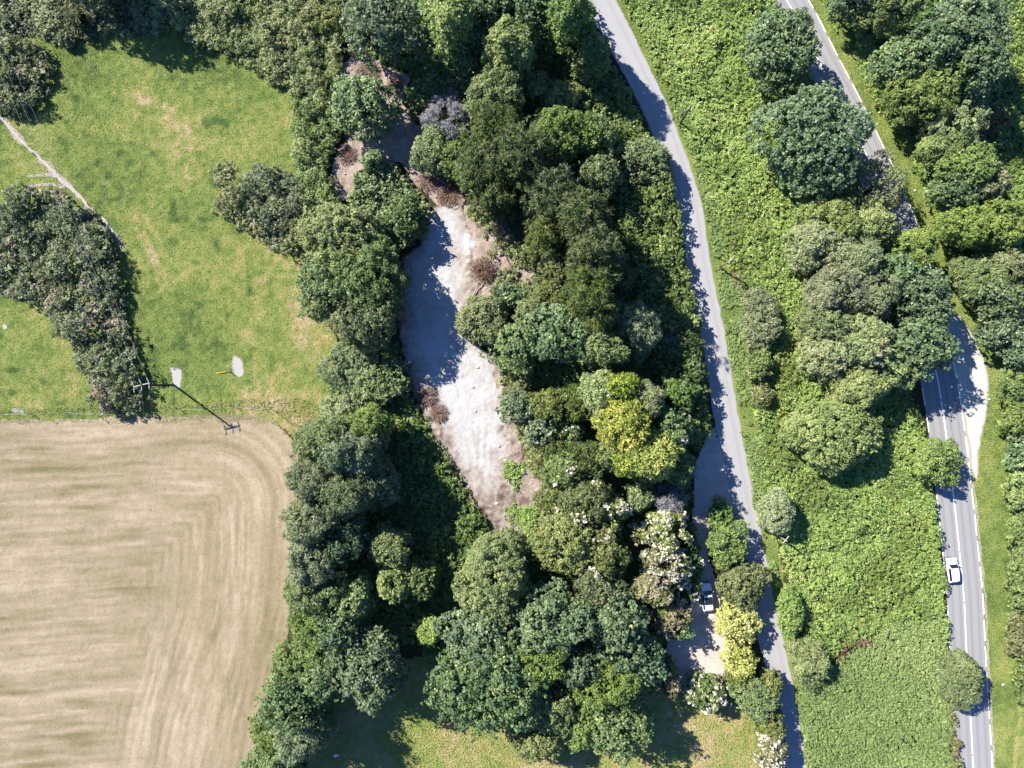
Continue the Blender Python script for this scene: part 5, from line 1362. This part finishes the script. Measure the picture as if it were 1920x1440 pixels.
def make_car(name, x, y, rz, L, Wd, Ht, paint, label, roof_glass=False, roof_rails=False, cab=(.20, -.40)):
    """front along +y; body lofted through stations along its length"""
    root = empty(name, (x, y, .045), label, 'car', None)
    root.rotation_euler.z = rz
    hw = Wd / 2
    # (y / L, half width, roof/hood z, roof half width factor)
    hood = Ht * .60; belt = Ht * .62; tail = Ht * .64
    st = [(.500, .62, .42 * Ht, .80), (.485, .80, .50 * Ht, .86), (.44, .93, hood * .93, .88), (.36, .98, hood * .98, .88), (.27, 1.0, hood * 1.03, .88),
          (cab[0] + .05, 1.0, hood * 1.06, .88), (cab[0] - .085, 1.0, Ht * .955, .72), (cab[0] - .14, 1.0, Ht * .985, .73), (.00, 1.0, Ht, .74), (-.12, 1.0, Ht * .995, .74), (-.22, 1.0, Ht * .98, .73),
          (cab[1], 1.0, Ht * .945, .71), (cab[1] - .062, .985, tail * 1.02, .84), (-.476, .95, tail * .98, .84), (-.492, .88, tail * .90, .84), (-.50, .74, tail * .70, .80)]
    V = []; n = 9
    for (fy_, wf, zt, rf) in st:
        w = hw * wf
        cabin = zt > Ht * .7
        zb = belt if cabin else zt * .93
        lower = .20 if abs(fy_) < .47 else .30
        half = [(0, zt), (w * rf * .55, zt - .012), (w * rf * (.93 if cabin else .97), zt - .045), (w * rf + (.02 if cabin else .0), zt - (.10 if cabin else .055)), (w * .955, zb), (w, zb - .10), (w, (zb + lower) * .5), (w * .96, lower + .03), (w * .8, lower)]
        for s in (1, -1):
            for q, (hx, hz) in enumerate(half):
                if s == -1 and q == 0: continue
                V.append((s * hx, fy_ * L, hz))
    per = 2 * n - 1
    def vi(i, q):                                     # q from -8 .. 8 (left .. right)
        return i * per + (q if q >= 0 else n - 1 - q)
    parts = {'body': [], 'windscreen': [], 'rear_window': [], 'side_window_a': [], 'side_window_b': [], 'roof_panel': []}
    iw = 5                                            # windscreen between stations 5 and 6
    ir = 11
    for i in range(len(st) - 1):
        for q in range(-8, 8):
            f = [vi(i, q), vi(i, q + 1), vi(i + 1, q + 1), vi(i + 1, q)]
            key = 'body'
            if i == iw and -2 <= q <= 1: key = 'windscreen'
            elif i == ir and -2 <= q <= 1: key = 'rear_window'
            elif 6 <= i <= 10 and q == 3: key = 'side_window_a'
            elif 6 <= i <= 10 and q == -4: key = 'side_window_b'
            elif roof_glass and 7 <= i <= 9 and -2 <= q <= 1: key = 'roof_panel'
            parts[key].append(f)
    parts['body'].append([vi(0, q) for q in range(-8, 9)])
    parts['body'].append([vi(len(st) - 1, q) for q in range(8, -9, -1)])
    for key, F in parts.items():
        if not F: continue
        used = sorted({v for f in F for v in f}); mp = {v: k for k, v in enumerate(used)}
        nm = {'side_window_a': 'side_window', 'side_window_b': 'side_window'}.get(key, key)
        o = mesh_obj(nm, [V[v] for v in used], [[mp[v] for v in f] for f in F], paint if key == 'body' else GLASS, root, smooth=True)
    for s in (1, -1):
        for wy in (.305, -.29):
            c = (s * (hw - .10), wy * L, .33)
            T = Tubes(); T.tube([(c[0] - .11, c[1], c[2]), (c[0] - .09, c[1], c[2]), (c[0] + .09, c[1], c[2]), (c[0] + .115, c[1], c[2])], [.30, .335, .335, .30], 20)
            w_ = T.build('wheel', TYRE, root)
            T = Tubes(); T.tube([(c[0] - .118, c[1], c[2]), (c[0] + .122, c[1], c[2])], [.21, .21], 16); T.build('rim', ALLOY, w_)
        T = Tubes(); T.box((s * (hw + .10), cab[0] * L + .02, belt + .06), (.22, .12, .15), 0, .85); T.build('wing_mirror', paint, root)
        T = Tubes(); T.box((s * hw * .66, .468 * L, Ht * .47), (.36, .20, .13), s * -.5, .9); T.build('headlight', LAMP, root)
        T = Tubes(); T.box((s * hw * .80, -.486 * L, Ht * .52), (.26, .10, .22), 0, .9); T.build('tail_light', RED, root)
    T = Tubes(); T.box((0, .495 * L, .34), (Wd * .74, .12, .20), 0, .95); T.build('front_bumper', TRIM, root)
    T = Tubes(); T.box((0, -.497 * L, .40), (Wd * .86, .14, .26), 0, .95); T.build('rear_bumper', paint, root)
    if roof_rails:
        for s in (1, -1):
            T = Tubes(); T.tube([(s * hw * .68, .02 * L, Ht - .03), (s * hw * .68, -.05 * L, Ht + .03), (s * hw * .68, -.2 * L, Ht + .02), (s * hw * .68, -.27 * L, Ht - .07)], .02, 6); T.build('roof_rail', TRIM, root)
    return root
cx, cy = W(1787, 1069.5, .8)
make_car('white_car', cx, cy, math.radians(6.5), 4.35, 1.80, 1.50, car_paint("white_paint", (.80, .80, .80), 0, .3), 'white car driving up the left lane of the main road')
cx, cy = W(1326, 1120, .8)
make_car('silver_car', cx, cy, math.radians(6.0), 4.95, 1.92, 1.65, car_paint("silver_paint", (.66, .68, .71), .12, .32), 'silver car with dark glass roof parked on the track beside the olive bush', True, True)

# ------------------------------------------------------------------ logs, dead wood, rubble, litter
def log(name, pts, rad, mat, label, cat='log'):
    T = Tubes(); T.tube([(*W(a, b), z) for a, b, z in pts], rad, 7)
    return set_props(T.build(name, mat, smooth=True), label, cat)
log('fallen_log', [(972, 524, .45), (982, 542, .40), (992, 560, .35)], [.16, .14, .10], PALEWOOD, 'pale fallen log in the gap below the uprooted stump')
log('fallen_log', [(938, 452, .8), (945, 475, .6), (955, 495, .5), (966, 515, .4)], [.13, .13, .11, .08], BROWNWOOD, 'reddish snapped trunk with a pale broken end above the brown stump')
log('dead_branch', [(1482, 708, .9), (1490, 714, 1.0), (1503, 727, .9)], [.09, .07, .04], PALEWOOD, 'bleached dead branch on the brambles below the pale willows', 'branch')
log('dead_branch', [(886, 560, .5), (892, 545, .7), (898, 528, 1.2)], [.12, .09, .06], PALEWOOD, 'forked pale root at the foot of the brown uprooted bush', 'branch')
log('dead_branch', [(1020, 497, 4.0), (1030, 492, 4.6), (1040, 489, 5.0)], [.06, .05, .03], PALEWOOD, 'thin bleached branch poking out of the olive evergreens', 'branch')

def dead_bush(name, px_, py_, r, h, n, seed, label, mat, kind='dead'):
    rng = np.random.default_rng(seed)
    x, y = W(px_, py_)
    root = empty(name, (x, y, 0), label, 'dead bush')
    T = Tubes()
    for i in range(n):
        a = rng.uniform(0, 6.28); q = r * rng.uniform(.5, 1.05); cur = rng.uniform(-.8, .8)
        pts = [(0, 0, .05 + rng.uniform(0, .3))]
        for k in (.35, .7, 1.0):
            pts.append((math.cos(a + cur * k) * q * k, math.sin(a + cur * k) * q * k, h * (k * 1.4 - k * k * .75) * rng.uniform(.7, 1.2) + .1))
        T.tube(pts, [.06, .045, .03, .012], 4, cap=False)
    T.build('branches', mat, root)
    K = KIND[kind]
    m_ = int(n * 9)
    U = unit(rng.normal(size=(m_, 3))) * (rng.random((m_, 1)) ** .35)
    U[:, 2] = np.abs(U[:, 2])
    P = U * np.array([r, r, h * .8]) + np.array([0, 0, .15])
    Q = leaf_quads(P, rng.normal(size=(m_, 3)) * .5 + np.array([0, 0, .8]), .62, .13, rng, U + rng.normal(size=(m_, 3)) * .3)
    leaf_obj('dry_foliage', Q, rng.normal(.5, .2, m_), LM[K['mat']], root)
    return root
dead_bush('uprooted_bush', 906, 508, 2.5, 2.4, 90, 5, 'uprooted brown dead bush with its roots on the chalk bank', BROWNWOOD)
dead_bush('brush_heap', 802, 742, 2.0, 1.1, 60, 6, 'upper heap of cut brown branches on the left of the chalk floor', DEADWOOD)
dead_bush('brush_heap', 822, 775, 1.8, 1.0, 55, 7, 'lower heap of cut pinkish branches on the left of the chalk floor', DEADWOOD)
dead_bush('brush_heap', 842, 362, 2.6, .8, 80, 8, 'brushwood heap across the top of the chalk floor', BROWNWOOD)
dead_bush('brush_heap', 804, 342, 2.2, .8, 60, 9, 'brushwood heap at the right end of the brown cutting', DEADWOOD)
dead_bush('brush_heap', 690, 136, 2.4, .7, 60, 10, 'strip of cut brushwood above the lone sycamore', DEADWOOD)
dead_bush('brush_heap', 742, 160, 1.8, .7, 45, 12, 'brushwood with bleached sticks right of the lone sycamore', DEADWOOD)
dead_bush('brush_heap', 652, 292, 1.9, .5, 45, 13, 'thin brushwood litter on the sunlit brown soil left of the sapling', BROWNWOOD)
dead_bush('brush_heap', 985, 848, 2.0, .6, 40, 14, 'dry twigs on the bare bank above the bright weed clump', DEADWOOD)
dead_bush('dead_twigs', 940, 425, 1.7, 2.4, 40, 15, 'pinkish grey leafless bush on the chalk face below the yews', DEADWOOD, 'grey')
dead_bush('dead_twigs', 1218, 734, 1.5, 9.6, 22, 16, 'bare grey branches sticking out right of the golden tree', DEADWOOD, 'grey')
dead_bush('dead_twigs', 1255, 712, 1.4, 2.2, 26, 17, 'pale dead twigs in the deep shade of the ivy bank', DEADWOOD, 'grey')
dead_bush('dead_twigs', 1858, 236, 1.8, 6.5, 30, 18, 'reddish bare branches beside the pale tree on the right', BROWNWOOD, 'dead')
dead_bush('pampas_twigs', 832, 1178, 1.1, 2.4, 26, 19, 'pinkish dry plume beside the small pale shrub in the shade', DEADWOOD, 'tan')

# chalk rubble: loose stones on the quarry's right bank and the brown cutting
CH_ROCK = plain_mat("chalk_stone", (.52, .50, .48), .95, .1, nscale=4, var=.2)
rng = np.random.default_rng(77)
T = Tubes()
P = scatter(CHALK, .75, rng, .7)
sdv = sdist(P, CORE); ok = (sdist(P, CHALK) > .3) & (rng.random(len(P)) < np.clip(.05 + .35 * np.clip(-sdv / 1.5, 0, 1), 0, .5))
for x, y in P[ok]:
    T.rock((x, y, .08), rng.uniform(.06, .20) * (1 + rng.random() ** 4 * 1.4), rng)
P = scatter(SOIL, 1.1, rng, .7)
ok = (sdist(P, SOIL) > .4) & (rng.random(len(P)) < .22)
for x, y in P[ok]:
    T.rock((x, y, .16), rng.uniform(.08, .28), rng)
set_props(T.build('chalk_rubble', CH_ROCK), 'loose chalk stones strewn over the quarry floor and the brown cutting', 'rubble', None, 'stuff')

WHITE = plain_mat("white_plastic", (.78, .79, .82), .5, .4, nscale=10, var=.08)
def litter(px_, py_, r, label, seed, name='litter'):
    rng = np.random.default_rng(seed)
    x, y = W(px_, py_)
    T = Tubes()
    T.rock((x, y, .20), r, rng, .4)
    T.rock((x + r * .7, y + r * .2, .18), r * .7, rng, .4)
    return set_props(T.build(name, WHITE), label, 'litter')
litter(1853, 749, .22, 'white litter on the grass right of the gravel layby', 1)
litter(630, 1416, .42, 'pale sack lying in the shaded corner of the clearing', 2, 'pale_sack')
litter(1879, 1283, .24, 'white scrap on the verge near the bottom right', 3)
litter(1714, 358, .18, 'white scrap on the verge below the thin crowned willow', 4)

thicket('flower_clump', [(1888, 1218), (1898, 1216), (1901, 1226), (1892, 1229)], .9, 'gold', 'yellow flower clump on the verge at the right edge', 'flowers', edge=.4, stems=True, ruffle=.2)
